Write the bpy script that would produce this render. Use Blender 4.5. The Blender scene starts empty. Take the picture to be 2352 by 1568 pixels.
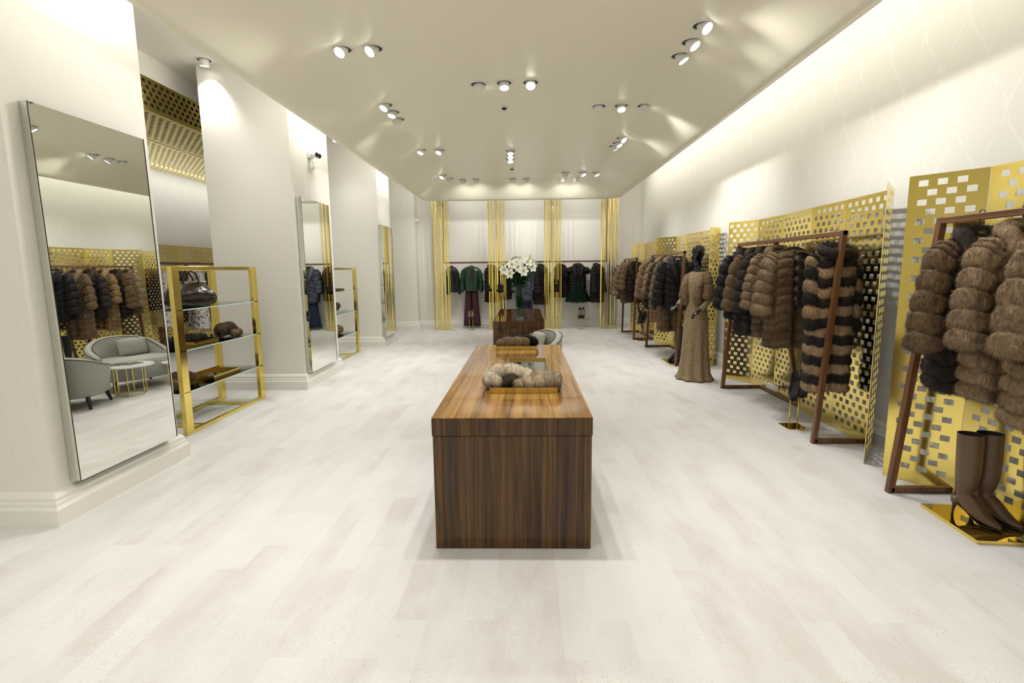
import bpy, math, random
import numpy as np
from mathutils import Matrix, Vector
random.seed(7)
rng = np.random.default_rng(11)
PI = math.pi
sc = bpy.context.scene
COL = sc.collection

# ---------------------------------------------------------------- camera, world, light, exposure
cam_d = bpy.data.cameras.new('camera')
cam = bpy.data.objects.new('camera', cam_d)
COL.objects.link(cam)
cam_d.sensor_width = 36.0
cam_d.lens = 18.0
cam_d.clip_start = 0.05
R = Matrix(((0.99964099, 0.00758896, 0.02569643),
            (0.02439456, 0.13887432, -0.99000951),
            (-0.01108172, 0.99028094, 0.13863933)))
cam.matrix_world = Matrix.Translation((0, 0, 1.55)) @ R.to_4x4()
sc.camera = cam

world = bpy.data.worlds.new('world')
sc.world = world
world.use_nodes = True
world.node_tree.nodes['Background'].inputs[0].default_value = (1.0, 0.98, 0.95, 1)
world.node_tree.nodes['Background'].inputs[1].default_value = .95
sc.view_settings.view_transform = 'Standard'
sc.view_settings.look = 'None'
sc.view_settings.exposure = 0.04
sc.view_settings.gamma = 1.0
sc.view_settings.use_curve_mapping = False
sc.cycles.max_bounces = 9
sc.cycles.diffuse_bounces = 5
sc.cycles.glossy_bounces = 5
sc.cycles.transmission_bounces = 8
sc.cycles.transparent_max_bounces = 12
sc.cycles.caustics_reflective = False
sc.cycles.caustics_refractive = False
sc.cycles.sample_clamp_indirect = 6.0

def area(name, loc, size, power, aim, color=(1, .985, .92)):
    d = bpy.data.lights.new(name, 'AREA')
    d.shape = 'RECTANGLE'; d.size, d.size_y = size
    d.energy = power; d.color = color
    o = bpy.data.objects.new(name, d); COL.objects.link(o)
    o.location = loc
    dirv = Vector(aim) - Vector(loc)
    z = -dirv.normalized(); x = Vector((0, 1, 0)); x = (x - z * x.dot(z)).normalized(); y = z.cross(x)
    o.rotation_euler = Matrix((x, y, z)).transposed().to_euler()
    return o
# concealed cove strips on top of the dropped ceiling, washing the side walls
area('cove_light_right', (2.38, 5.4, 3.80), (15.5, .14), 66, (3.1, 5.4, 3.6))
area('cove_light_left', (-2.55, 5.4, 3.72), (15.5, .16), 75, (-3.2, 5.4, 3.5))
area('cove_light_end', (-.1, 13.05, 3.72), (.16, 4.6), 20, (-.1, 13.9, 3.2))
area('cove_light_alcove', (-6.85, 8.0, 3.58), (11.0, .15), 60, (-7.3, 8.0, 3.0))
SPOT = 66.0

# ---------------------------------------------------------------- materials
def mat(name, color=(.8, .8, .8), rough=.6, metal=0.0, **kw):
    m = bpy.data.materials.new(name); m.use_nodes = True
    b = m.node_tree.nodes['Principled BSDF']
    b.inputs['Base Color'].default_value = (*color, 1)
    b.inputs['Roughness'].default_value = rough
    b.inputs['Metallic'].default_value = metal
    for k, v in kw.items():
        b.inputs[k.replace('_', ' ')].default_value = v
    return m
def N(m, t, **kw):
    n = m.node_tree.nodes.new(t)
    for k, v in kw.items(): setattr(n, k, v)
    return n
def L(m, a, b): m.node_tree.links.new(a, b)
def bsdf(m): return m.node_tree.nodes['Principled BSDF']
def ramp(m, fac, stops):
    r = N(m, 'ShaderNodeValToRGB')
    e = r.color_ramp.elements
    while len(e) < len(stops): e.new(.5)
    for i, (p, c) in enumerate(stops):
        e[i].position = p; e[i].color = (*c, 1)
    L(m, fac, r.inputs[0]); return r.outputs[0]
def math_(m, op, a, b=None):
    n = N(m, 'ShaderNodeMath', operation=op)
    for i, v in enumerate((a, b)):
        if v is None: continue
        if isinstance(v, (int, float)): n.inputs[i].default_value = v
        else: L(m, v, n.inputs[i])
    return n.outputs[0]
def noise(m, vec, scale, detail=4, rough=.5):
    n = N(m, 'ShaderNodeTexNoise'); n.inputs['Scale'].default_value = scale
    n.inputs['Detail'].default_value = detail; n.inputs['Roughness'].default_value = rough
    if vec is not None: L(m, vec, n.inputs['Vector'])
    return n.outputs['Fac']
def coords(m, kind='Object', scale=(1, 1, 1), rot=(0, 0, 0)):
    t = N(m, 'ShaderNodeTexCoord'); mp = N(m, 'ShaderNodeMapping')
    mp.inputs['Scale'].default_value = scale; mp.inputs['Rotation'].default_value = rot
    L(m, t.outputs[kind], mp.inputs[0]); return mp.outputs[0]
def mixc(m, fac, a, b):
    n = N(m, 'ShaderNodeMix', data_type='RGBA')
    if isinstance(fac, float): n.inputs[0].default_value = fac
    else: L(m, fac, n.inputs[0])
    for v, i in ((a, 6), (b, 7)):
        if isinstance(v, tuple): n.inputs[i].default_value = (*v, 1)
        else: L(m, v, n.inputs[i])
    return n.outputs[2]
def bump(m, h, strength=.2, dist=.01):
    b = N(m, 'ShaderNodeBump'); b.inputs['Strength'].default_value = strength; b.inputs['Distance'].default_value = dist
    L(m, h, b.inputs['Height']); L(m, b.outputs[0], bsdf(m).inputs['Normal'])

M = {}
m = M['paint'] = mat('cream_wallpaper', (.82, .795, .73), .75)
c = coords(m, scale=(60, 60, 3)); f = noise(m, c, 3, 3)
L(m, ramp(m, f, [(.3, (.80, .775, .705)), (.7, (.84, .815, .75))]), bsdf(m).inputs['Base Color'])
m = M['trim'] = mat('ivory_trim', (.83, .81, .75), .4)
# wallpaper with a faint ogee lattice (for walls that run along Y)
m = M['ogee'] = mat('ogee_wallpaper', (.82, .8, .74), .6)
c = coords(m); s = N(m, 'ShaderNodeSeparateXYZ'); L(m, c, s.inputs[0])
u = math_(m, 'MULTIPLY', math_(m, 'ADD', s.outputs[0], s.outputs[1]), 2.6)
sw = math_(m, 'MULTIPLY', math_(m, 'SINE', math_(m, 'MULTIPLY', s.outputs[2], 2 * PI / .78)), .235)
lines = []
for sg in (1, -1):
    a = math_(m, 'ADD', u, math_(m, 'MULTIPLY', sw, sg * 1.0))
    if sg < 0: a = math_(m, 'ADD', a, .5)
    d = math_(m, 'ABSOLUTE', math_(m, 'SUBTRACT', math_(m, 'FRACT', a), .5))
    lines.append(math_(m, 'LESS_THAN', d, .028))
ln = math_(m, 'MAXIMUM', lines[0], lines[1])
nz = noise(m, c, 9, 3)
ln = math_(m, 'MULTIPLY', ln, math_(m, 'GREATER_THAN', nz, .45))
L(m, mixc(m, ln, (.81, .79, .72), (.845, .83, .775)), bsdf(m).inputs['Base Color'])
M['ceil'] = mat('ceiling_paint', (.80, .765, .69), .7)
M['soffit'] = mat('satin_ceiling_panel', (.95, .905, .72), .33)
# floor: pale stone-look planks with fine specks
m = M['floor'] = mat('pale_stone_floor', (.82, .79, .75), .62)
c = coords(m, rot=(0, 0, PI / 2))
br = N(m, 'ShaderNodeTexBrick'); L(m, c, br.inputs['Vector'])
br.inputs['Scale'].default_value = 1.0; br.inputs['Brick Width'].default_value = .62; br.inputs['Row Height'].default_value = .15
br.inputs['Mortar Size'].default_value = 0.0; br.inputs['Bias'].default_value = 0.0
br.inputs['Color1'].default_value = (.70, .688, .675, 1); br.inputs['Color2'].default_value = (.605, .575, .545, 1)
br.offset = .37
big = noise(m, coords(m, scale=(2.2, .8, 1)), 2.2, 5, .6)
sp = noise(m, coords(m), 130, 2, .5)
patch = noise(m, coords(m), 3.2, 3, .6)
thr = math_(m, 'SUBTRACT', .78, math_(m, 'MULTIPLY', patch, .26))
speck = math_(m, 'GREATER_THAN', sp, thr)
base = mixc(m, ramp(m, big, [(.38, (0, 0, 0)), (.62, (.75, .75, .75))]), br.outputs['Color'], (.73, .718, .70))
L(m, mixc(m, math_(m, 'MULTIPLY', speck, .6), base, (.46, .37, .27)), bsdf(m).inputs['Base Color'])
bump(m, sp, .05, .002)

M['goldslat'] = mat('brass_slat', (.86, .67, .15), .12, 1.0)
m = M['gold'] = mat('polished_brass', (.86, .68, .235), .13, 1.0)
c = coords(m); L(m, ramp(m, noise(m, c, 2.5, 2), [(.3, (.79, .63, .165)), (.7, (.86, .70, .22))]), bsdf(m).inputs['Base Color'])
M['goldmirror'] = mat('mirror_brass', (.86, .66, .17), .04, 1.0)
M['brass'] = mat('brass_tube', (.83, .62, .22), .2, 1.0)
M['mirror'] = mat('mirror_glass', (.86, .88, .84), .0, 1.0)
M['mirroredge'] = mat('mirror_edge', (.72, .74, .68), .12, 1.0)
M['black'] = mat('black', (.012, .012, .012), .5)
M['white'] = mat('white_enamel', (.82, .80, .74), .35)
M['chrome'] = mat('chrome', (.8, .8, .8), .12, 1.0)
m = M['lens'] = mat('lamp_lens', (1, 1, 1), .3)
bsdf(m).inputs['Emission Color'].default_value = (1, .97, .92, 1); bsdf(m).inputs['Emission Strength'].default_value = 9

def wood(name, dark, mid, light, axis='Z', rough=.16, scale=1.0):
    m = mat(name, mid, rough)
    sc_ = {'Z': (34, 34, .9), 'Y': (34, .9, 34), 'X': (.9, 34, 34)}[axis]
    sc_ = tuple(v * scale for v in sc_)
    c = coords(m, scale=sc_)
    warp = noise(m, coords(m, scale=tuple(v * .12 for v in sc_)), 2.0, 3)
    add = N(m, 'ShaderNodeVectorMath', operation='ADD')
    sc2 = N(m, 'ShaderNodeVectorMath', operation='SCALE'); 
    cmb = N(m, 'ShaderNodeCombineXYZ'); L(m, warp, cmb.inputs[0]); L(m, warp, cmb.inputs[1]); L(m, warp, cmb.inputs[2])
    L(m, cmb.outputs[0], sc2.inputs[0]); sc2.inputs['Scale'].default_value = 9.0
    L(m, c, add.inputs[0]); L(m, sc2.outputs[0], add.inputs[1])
    f1 = noise(m, add.outputs[0], .55, 5, .62)
    col = ramp(m, f1, [(.30, dark), (.48, mid), (.62, light), (.72, mid)])
    f2 = noise(m, c, 6.0, 2)
    col = mixc(m, math_(m, 'MULTIPLY', f2, .55), col, dark)
    L(m, col, bsdf(m).inputs['Base Color'])
    return m
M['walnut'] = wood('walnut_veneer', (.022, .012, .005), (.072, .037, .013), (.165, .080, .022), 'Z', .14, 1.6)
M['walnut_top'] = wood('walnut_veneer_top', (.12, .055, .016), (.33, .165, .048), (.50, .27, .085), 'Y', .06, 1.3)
M['walnut_dark'] = wood('walnut_veneer_dark_top', (.022, .010, .004), (.085, .038, .013), (.15, .07, .024), 'Y', .06, 1.3)
for k in ('walnut', 'walnut_top', 'walnut_dark'):
    bsdf(M[k]).inputs['Specular IOR Level'].default_value = .0; bsdf(M[k]).inputs['Coat Weight'].default_value = .8; bsdf(M[k]).inputs['Coat Roughness'].default_value = .03
M['rackwood'] = wood('rack_walnut', (.05, .02, .008), (.17, .072, .026), (.26, .12, .042), 'Z', .35)
M['railwood'] = wood('rail_walnut', (.05, .02, .008), (.17, .072, .026), (.26, .12, .042), 'Y', .35)
M['hanger'] = mat('dark_hanger', (.02, .016, .013), .3)
M['hangerwood'] = mat('pale_wooden_hanger', (.42, .29, .17), .4)

m = M['fur'] = mat('fur', (.1, .06, .04), .62)
at = N(m, 'ShaderNodeVertexColor', layer_name='pelt')
nf = noise(m, coords(m, scale=(95, 95, 22)), 1.0, 4, .6)
mul = N(m, 'ShaderNodeMix', data_type='RGBA', blend_type='MULTIPLY'); mul.inputs[0].default_value = 1.0
L(m, at.outputs[0], mul.inputs[6]); L(m, ramp(m, nf, [(.3, (.55, .55, .55)), (.7, (1.45, 1.45, 1.45))]), mul.inputs[7])
L(m, mul.outputs[2], bsdf(m).inputs['Base Color'])
bump(m, nf, .9, .006)
bsdf(m).inputs['Sheen Weight'].default_value = 0.0; bsdf(m).inputs['Sheen Roughness'].default_value = .4
bsdf(m).inputs['Specular IOR Level'].default_value = .22
m = M['lynx'] = mat('spotted_lynx_fur', (.7, .66, .6), .7)
f = noise(m, coords(m, scale=(1, 1, .55)), 32, 2)
L(m, ramp(m, f, [(.36, (.06, .045, .035)), (.42, (.46, .38, .30)), (.47, (.85, .82, .77))]), bsdf(m).inputs['Base Color'])
def leather(name, col, rough=.28, bs=.35, scale=40):
    m = mat(name, col, rough); bump(m, noise(m, coords(m), scale, 3), bs, .006); return m
M['green_leather'] = leather('green_leather', (.006, .036, .013), .22, .5, 30)
M['black_leather'] = leather('black_leather', (.012, .014, .014), .3)
M['bag_leather'] = leather('brown_black_leather', (.022, .012, .010), .22, .5, 25)
M['boot_leather'] = leather('taupe_leather', (.115, .066, .034), .36, .12, 60)
M['suede'] = mat('black_suede', (.008, .008, .009), .9, Sheen_Weight=.2)
M['burgundy'] = leather('burgundy_satin', (.045, .005, .013), .45, .2, 12)
M['ruffle'] = mat('dark_brown_ruffle', (.035, .022, .014), .7)
M['insole'] = mat('beige_insole', (.55, .42, .26), .5)
M['navy'] = leather('navy_satin', (.006, .018, .06), .5, .2, 12)
m = M['lace'] = mat('beige_lace', (.3, .22, .13), .75)
f = noise(m, coords(m), 95, 2, .6)
L(m, ramp(m, f, [(.36, (.08, .055, .03)), (.44, (.25, .18, .095)), (.62, (.35, .26, .145))]), bsdf(m).inputs['Base Color'])
bump(m, f, .6, .006)
M['gloss_black'] = mat('gloss_black', (.006, .006, .006), .06)
m = M['upholstery'] = mat('grey_linen', (.40, .40, .36), .85)
bump(m, noise(m, coords(m), 7, 3), .35, .03)
M['piping'] = mat('dark_piping', (.06, .045, .035), .7)
M['lining'] = mat('dark_lining', (.02, .012, .01), .5)
M['marble'] = mat('white_tabletop', (.78, .77, .73), .2)
m = M['traymetal'] = mat('perforated_gold_tray', (.75, .5, .12), .16, 1.0)
ck = N(m, 'ShaderNodeTexChecker'); ck.inputs['Scale'].default_value = 110
L(m, coords(m), ck.inputs['Vector']); ck.inputs['Color1'].default_value = (.72, .50, .12, 1); ck.inputs['Color2'].default_value = (.45, .28, .06, 1)
L(m, ck.outputs[0], bsdf(m).inputs['Base Color'])
M['traybase'] = mat('black_lacquer', (.008, .009, .011), .05)
M['wallplastic'] = mat('white_plastic', (.8, .79, .74), .4)
M['paper'] = mat('magazine_cover', (.05, .06, .08), .25)
M['pages'] = mat('paper', (.75, .72, .66), .6)
M['gold_ink'] = mat('gold_ink', (.65, .5, .2), .35, .6)
# thin clear glass
m = M['glass'] = bpy.data.materials.new('clear_glass'); m.use_nodes = True
nt = m.node_tree; nt.nodes.remove(nt.nodes['Principled BSDF'])
out = nt.nodes['Material Output']
tr = N(m, 'ShaderNodeBsdfTransparent'); tr.inputs[0].default_value = (.93, .97, .95, 1)
gl = N(m, 'ShaderNodeBsdfGlossy'); gl.inputs['Roughness'].default_value = .02
fr = N(m, 'ShaderNodeFresnel'); fr.inputs[0].default_value = 1.22
mx = N(m, 'ShaderNodeMixShader'); L(m, fr.outputs[0], mx.inputs[0]); L(m, tr.outputs[0], mx.inputs[1]); L(m, gl.outputs[0], mx.inputs[2])
L(m, mx.outputs[0], out.inputs[0])
M['glassedge'] = mat('glass_edge', (.55, .78, .70), .15)
M['petal'] = mat('lily_petal', (.88, .88, .80), .5, Subsurface_Weight=0.0)
M['pollen'] = mat('lily_centre', (.55, .55, .12), .6)
M['leaf'] = mat('lily_leaf', (.018, .075, .016), .4)
M['stem'] = mat('lily_stem', (.06, .17, .03), .5)
M['bud'] = mat('lily_bud', (.45, .52, .18), .5)
M['waterline'] = mat('glass_base', (.7, .75, .68), .05)

# ---------------------------------------------------------------- mesh helpers
def make_mesh(name, V, F, material, smooth=False, cols=None, normals=None):
    """V (n,3); F list of index lists or arrays (k,3)/(k,4)"""
    me = bpy.data.meshes.new(name)
    V = np.asarray(V, dtype=np.float32).reshape(-1, 3)
    loops, counts = [], []
    if len(F) and isinstance(F[0], np.ndarray):
        for a in F:
            loops.append(a.reshape(-1)); counts.append(np.full(len(a), a.shape[1]))
        loops = np.concatenate(loops).astype(np.int32); counts = np.concatenate(counts).astype(np.int32)
    else:
        loops = np.array([i for f in F for i in f], dtype=np.int32); counts = np.array([len(f) for f in F], dtype=np.int32)
    me.vertices.add(len(V)); me.vertices.foreach_set('co', V.ravel())
    me.loops.add(len(loops)); me.loops.foreach_set('vertex_index', loops)
    me.polygons.add(len(counts))
    st = np.concatenate(([0], np.cumsum(counts)[:-1])).astype(np.int32)
    me.polygons.foreach_set('loop_start', st)
    me.polygons.foreach_set('use_smooth', np.full(len(counts), bool(smooth)))
    me.update(calc_edges=True)
    if material: me.materials.append(material)
    if cols is not None:
        ca = me.color_attributes.new('pelt', 'FLOAT_COLOR', 'POINT')
        c4 = np.ones((len(V), 4), dtype=np.float32); c4[:, :3] = cols
        ca.data.foreach_set('color', c4.ravel())
    if normals is not None:
        me.normals_split_custom_set_from_vertices(normals.tolist())
    return me
def link(name, me, parent=None, loc=None, rot=None):
    o = bpy.data.objects.new(name, me); COL.objects.link(o)
    if parent is not None: o.parent = parent
    if loc is not None: o.location = loc
    if rot is not None: o.rotation_euler = rot
    return o
def tag(o, label=None, cat=None, group=None, kind=None):
    if label: o['label'] = label
    if cat: o['category'] = cat
    if group: o['group'] = group
    if kind: o['kind'] = kind
    return o
def thing(name, label, cat, loc=(0, 0, 0), rz=0, group=None):
    o = bpy.data.objects.new(name, None); COL.objects.link(o)
    o.empty_display_size = .1
    o.location = loc; o.rotation_euler = (0, 0, rz)
    return tag(o, label, cat, group)
class MB:
    def __init__(s): s.V, s.F = [], []
    def add(s, V, F):
        n = len(s.V); s.V += [tuple(v) for v in V]; s.F += [[i + n for i in f] for f in F]; return s
    def box(s, x0, x1, y0, y1, z0, z1):
        V = [(x, y, z) for z in (z0, z1) for y in (y0, y1) for x in (x0, x1)]
        return s.add(V, [[0, 2, 3, 1], [4, 5, 7, 6], [0, 1, 5, 4], [2, 6, 7, 3], [0, 4, 6, 2], [1, 3, 7, 5]])
    def bar(s, p0, p1, w, h, up=(0, 0, 1)):
        p0, p1 = Vector(p0), Vector(p1); d = (p1 - p0).normalized(); up = Vector(up)
        a = d.cross(up)
        if a.length < 1e-3: a = d.cross(Vector((1, 0, 0)))
        a.normalize(); b = a.cross(d)
        V = [p + a * (sx * w / 2) + b * (sy * h / 2) for p in (p0, p1) for sx, sy in ((-1, -1), (1, -1), (1, 1), (-1, 1))]
        return s.add(V, [[0, 1, 2, 3], [7, 6, 5, 4], [0, 4, 5, 1], [1, 5, 6, 2], [2, 6, 7, 3], [3, 7, 4, 0]])
    def rings(s, rings, cap0=True, cap1=True, closed=False):
        n = len(rings[0]); V = [p for r in rings for p in r]; F = []
        k = len(rings)
        for i in range(k if closed else k - 1):
            j = (i + 1) % k
            for q in range(n):
                F.append([i * n + q, i * n + (q + 1) % n, j * n + (q + 1) % n, j * n + q])
        if not closed:
            if cap0: F.append(list(range(n))[::-1])
            if cap1: F.append([(k - 1) * n + q for q in range(n)])
        return s.add(V, F)
    def tube(s, pts, r, n=10, cap=True, closed=False, flat=1.0):
        pts = [Vector(p) for p in pts]; k = len(pts)
        rs = r if hasattr(r, '__len__') else [r] * k
        rings = []; ref = None
        for i, p in enumerate(pts):
            if closed: d = pts[(i + 1) % k] - pts[i - 1]
            else: d = pts[min(i + 1, k - 1)] - pts[max(i - 1, 0)]
            d.normalize()
            if ref is None:
                ref = Vector((0, 0, 1)) if abs(d.z) < .9 else Vector((1, 0, 0))
            a = ref - d * ref.dot(d); a.normalize(); ref = a; b = d.cross(a)
            rings.append([p + a * (math.cos(t) * rs[i]) + b * (math.sin(t) * rs[i] * flat) for t in [2 * PI * q / n for q in range(n)]])
        return s.rings(rings, cap, cap, closed)
    def lathe(s, prof, n=32, c=(0, 0, 0), cap0=True, cap1=True, sx=1, sy=1):
        return s.rings([[(c[0] + r * sx * math.cos(2 * PI * q / n), c[1] + r * sy * math.sin(2 * PI * q / n), c[2] + z) for q in range(n)] for r, z in prof], cap0, cap1)
    def xf(s, mtx):
        s.V = [tuple(mtx @ Vector(v)) for v in s.V]; return s
    def build(s, name, material, parent=None, smooth=False, loc=None, rot=None, bevel=0, subsurf=0):
        o = link(name, make_mesh(name, s.V, s.F, material, smooth), parent, loc, rot)
        if bevel:
            b = o.modifiers.new('bevel', 'BEVEL'); b.width = bevel; b.segments = 2; b.limit_method = 'ANGLE'
        if subsurf:
            u = o.modifiers.new('sub', 'SUBSURF'); u.levels = subsurf; u.render_levels = subsurf
        return o
def struct(name, mb, material, smooth=False, label=None):
    o = mb.build(name, material, None, smooth); o['kind'] = 'structure'
    if label: o['label'] = label
    return o

# ---------------------------------------------------------------- the room
YB = 13.95          # back wall
XR = 3.10           # right wall
YN = -3.0           # rear end of what is built
CZ = 4.10           # high ceiling
struct('floor', MB().box(-7.6, 3.4, YN, 14.6, -.2, 0), M['floor'], label='pale stone-look plank floor')
struct('ceiling', MB().box(-7.6, 3.4, YN, 14.6, CZ, CZ + .2), M['ceil'], label='high white ceiling behind the dropped panel')
struct('wall_right', MB().box(XR, XR + .2, YN, YB, 0, CZ), M['ogee'], label='cream right wall with a faint ogee pattern')
struct('wall_back', MB().box(-2.86, XR + .2, YB, YB + .2, 0, CZ), M['paint'], label='cream back wall behind the hanging rail')
struct('wall_left', MB().box(-7.6, -7.35, YN, 14.6, 0, CZ), M['ogee'], label='patterned wall of the left alcove')
struct('wall_back_alcove', MB().box(-7.35, -2.86, 13.6, 14.6, 0, CZ), M['ogee'], label='pilaster wall closing the left alcove')
# unseen wall behind the camera, its wide opening added to admit world fill
w = MB(); w.box(-7.6, -6.6, YN - .2, YN, 0, CZ); w.box(2.9, 3.4, YN - .2, YN, 0, CZ); w.box(-6.6, 2.9, YN - .2, YN, 3.4, CZ); w.box(-6.6, 2.9, YN - .2, YN, 0, .15)
struct('wall_front', w, M['paint'], label='unseen wall behind the camera with a wide opening added for fill light')
PX = -2.95
pillars = [(2.97, 4.12, -6.3), (6.65, 7.93, -4.05), (10.50, 11.45, -4.38)]
for i, (y0, y1, xl) in enumerate(pillars):
    struct('pillar_%d' % (i + 1), MB().box(xl, PX, y0, y1, 0, CZ), M['paint'], label='cream square pillar, number %s from the front' % ('one', 'two', 'three')[i])
# header above the gold pelmet
struct('trim_header', MB().box(-7.35, -4.42, 4.4, 13.6, 3.84, CZ), M['paint'])
# baseboards: stepped profile swept along a plan path (room on the right of the path direction)
BPROF = [(0, 0), (.055, 0), (.055, .105), (.042, .125), (.042, .14), (.034, .155), (.034, .175), (.018, .195), (0, .205)]
def baseboard(name, path):
    mb = MB(); n = len(path); P = [Vector((p[0], p[1], 0)) for p in path]; rings = []
    for i, p in enumerate(P):
        nrm = []
        if i > 0: d = (P[i] - P[i - 1]).normalized(); nrm.append(Vector((d.y, -d.x, 0)))
        if i < n - 1: d = (P[i + 1] - P[i]).normalized(); nrm.append(Vector((d.y, -d.x, 0)))
        k = nrm[0] if len(nrm) == 1 else (nrm[0] + nrm[1]) / (1 + nrm[0].dot(nrm[1]))
        rings.append([p + k * d_ + Vector((0, 0, z)) for d_, z in BPROF])
    mb.rings(rings); return struct(name, mb, M['trim'])
baseboard('baseboard_right', [(XR, YB), (XR, YN)])
baseboard('baseboard_back', [(-3.6, 13.6), (-2.86, 13.6), (-2.86, YB), (XR, YB)])
baseboard('baseboard_left', [(-7.35, YN), (-7.35, 13.6), (-3.6, 13.6)])
for i, (y0, y1, xl) in enumerate(pillars):
    baseboard('baseboard_pillar_%d' % (i + 1), [(xl, y1), (xl, y0), (PX, y0), (PX, y1), (xl, y1)][::-1] if False else [(xl, y0), (xl, y0 - 0.0001)][:0] + [(xl, y1), (PX, y1), (PX, y0), (xl, y0)][::-1][:0] + [(xl, y0), (PX, y0), (PX, y1), (xl, y1)])

# dropped ceiling panel: shallow tray with curved sides and rounded far corners
def rrect(x0, x1, y0, y1, r, n=10):
    pts = []
    for cx, cy, a0 in ((x1 - r, y1 - r, 0), (x0 + r, y1 - r, PI / 2)):
        pts += [(cx + r * math.cos(a0 + t * PI / 2 / n), cy + r * math.sin(a0 + t * PI / 2 / n)) for t in range(n + 1)]
    return [(x1, y0)] + pts + [(x0, y0)]
SX0, SX1, SY1, SZ, FZ = -2.47, 2.32, 12.95, 3.24, 3.60
mb = MB(); rings = []
def ring(d, z, r): return [(x, y, z) for x, y in rrect(SX0 + d, SX1 - d, YN, SY1 - d, r)]
rings.append(ring(.40, FZ + .10, .42)); rings.append(ring(.0, SZ + .10, .42)); rings.append(ring(.0, SZ, .42)); rings.append(ring(.05, SZ, .42))
for k in range(1, 15):
    s = k / 14; d = .05 + .75 * s
    rings.append(ring(d, SZ + (FZ - SZ) * math.sin(s * PI / 2) ** 1.15, .42))
n = len(rings[0])
V = [p for r in rings for p in r]; F = []
for i in range(len(rings) - 1):
    for q in range(n - 1):
        F.append([i * n + q, i * n + q + 1, (i + 1) * n + q + 1, (i + 1) * n + q])
F.append([(len(rings) - 1) * n + q for q in range(n)])
F.append([q for q in range(n)][::-1])
mb.add(V, F)
o = struct('ceiling_panel', mb, M['soffit'], True, label='dropped beige ceiling panel with curved sides')
me = o.data
for p in me.polygons:
    if p.index >= len(F) - 2 or p.index < 3 * (n - 1): p.use_smooth = False
struct('ceiling_hangers', MB().box(-1.9, 1.75, YN, 12.2, 3.70, CZ), M['ceil'])

# ---------------------------------------------------------------- gold pelmet in the left alcove
def perforated(mb, P0, ux, uz, w, h, pitch=.103, hw=.053, rowp=.064, hh=.040, th=.004, margin=.035, phase=0):
    """sheet with staggered rectangular holes; P0 corner, ux along width, uz along height"""
    P0, ux, uz = Vector(P0), Vector(ux).normalized(), Vector(uz).normalized(); nn = ux.cross(uz)
    def blk(a0, a1, b0, b1):
        if a1 - a0 < 1e-4 or b1 - b0 < 1e-4: return
        V = [P0 + ux * a + uz * b + nn * t for t in (-th / 2, th / 2) for b in (b0, b1) for a in (a0, a1)]
        mb.add(V, [[0, 2, 3, 1], [4, 5, 7, 6], [0, 1, 5, 4], [2, 6, 7, 3], [0, 4, 6, 2], [1, 3, 7, 5]])
    rows = int((h - 2 * margin + (rowp - hh)) / rowp); z = h - margin - hh
    top = h; k = phase
    for r in range(rows):
        blk(0, w, z + hh, top)
        ncol = max(1, int((w - 2 * .03 + (pitch - hw)) / pitch)); off = (w - (ncol * pitch - (pitch - hw))) / 2
        x = off + (pitch / 2 if k % 2 else 0) - pitch / 4; prev = 0
        while x + hw < w - .012:
            if x > .012:
                blk(prev, x, z, z + hh); prev = x + hw
            x += pitch
        blk(prev, w, z, z + hh)
        top = z; z -= rowp; k += 1
    blk(0, w, 0, top)
pel = thing('perforated_pelmet', 'gold perforated lighting pelmet high in the left alcove', 'pelmet', (-4.42, 8.6, 3.46))
mb = MB(); perforated(mb, (0, -4.1, 0), (0, 1, 0), (0, 0, 1), 4.4, .38); mb.build('fascia', M['gold'], pel)
mb = MB(); perforated(mb, (0, .3, 0), (0, 1, 0), (0, 0, 1), 4.4, .38); mb.build('fascia', M['gold'], pel)
mb = MB(); perforated(mb, (-.95, -4.1, 0), (1, 0, 0), (0, 1, 0), .95, 8.8); mb.build('underside', M['gold'], pel)
mb = MB(); perforated(mb, (-2.9, -4.1, .13), (1, 0, 0), (0, 1, 0), 1.55, 8.8); mb.build('rear_strip', M['gold'], pel)
MB().box(-.01, -.04, -4.1, 4.7, 0.005, .36).build('dark_backing', M['black'], pel)
MB().box(-1.36, -.95, -4.1, 4.7, .22, .24).build('slot_back', M['black'], pel)
for k in range(7):
    MB().lathe([(.0, 0), (.055, .0), (.06, .02), (.06, .14)], 16, (-1.15, -3.4 + k * 1.15, .06)).build('can_light', M['white'], pel, True)

# ---------------------------------------------------------------- mirrors
def wall_mirror(label, y0, y1, z0, z1, yaw=0.0, tilt=0.0):
    ym, zm = (y0 + y1) / 2, (z0 + z1) / 2; hw, hh = (y1 - y0) / 2, (z1 - z0) / 2
    t = thing('wall_mirror', label, 'mirror', (PX + .002, ym, z0))
    MB().box(0, .045, -hw, hw, 0, 2 * hh).build('backing_box', M['mirroredge'], t)
    g = MB(); W = []
    for s_y, s_z in ((-1, -1), (1, -1), (1, 1), (-1, 1)):
        W.append((s_y * hw, hh + s_z * hh))
    f = [(.068 + y * yaw - (z - hh) * tilt, y, z) for y, z in W]
    b = [(.045, y, z) for y, z in W]
    g.add(f + b, [[0, 1, 2, 3], [7, 6, 5, 4], [0, 4, 5, 1], [1, 5, 6, 2], [2, 6, 7, 3], [3, 7, 4, 0]])
    g.build('mirror_glass', M['mirror'], t)
    e = MB()
    for (ya, za, yb, zb) in ((-hw, 0, -hw, 2 * hh), (hw, 0, hw, 2 * hh)):
        x0 = .069 + ya * yaw
        e.bar((x0 - (za - hh) * tilt, ya, za), (x0 - (zb - hh) * tilt, yb, zb), .004, .004)
    e.build('dark_edge', M['black'], t)
    return t
wall_mirror('tall frameless mirror on the nearest left pillar, reflecting sofas', 3.085, 3.985, .23, 2.56, .02, .009)
wall_mirror('tall mirror on the middle pillar below the emergency lamps', 6.73, 7.66, .205, 2.515)
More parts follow.
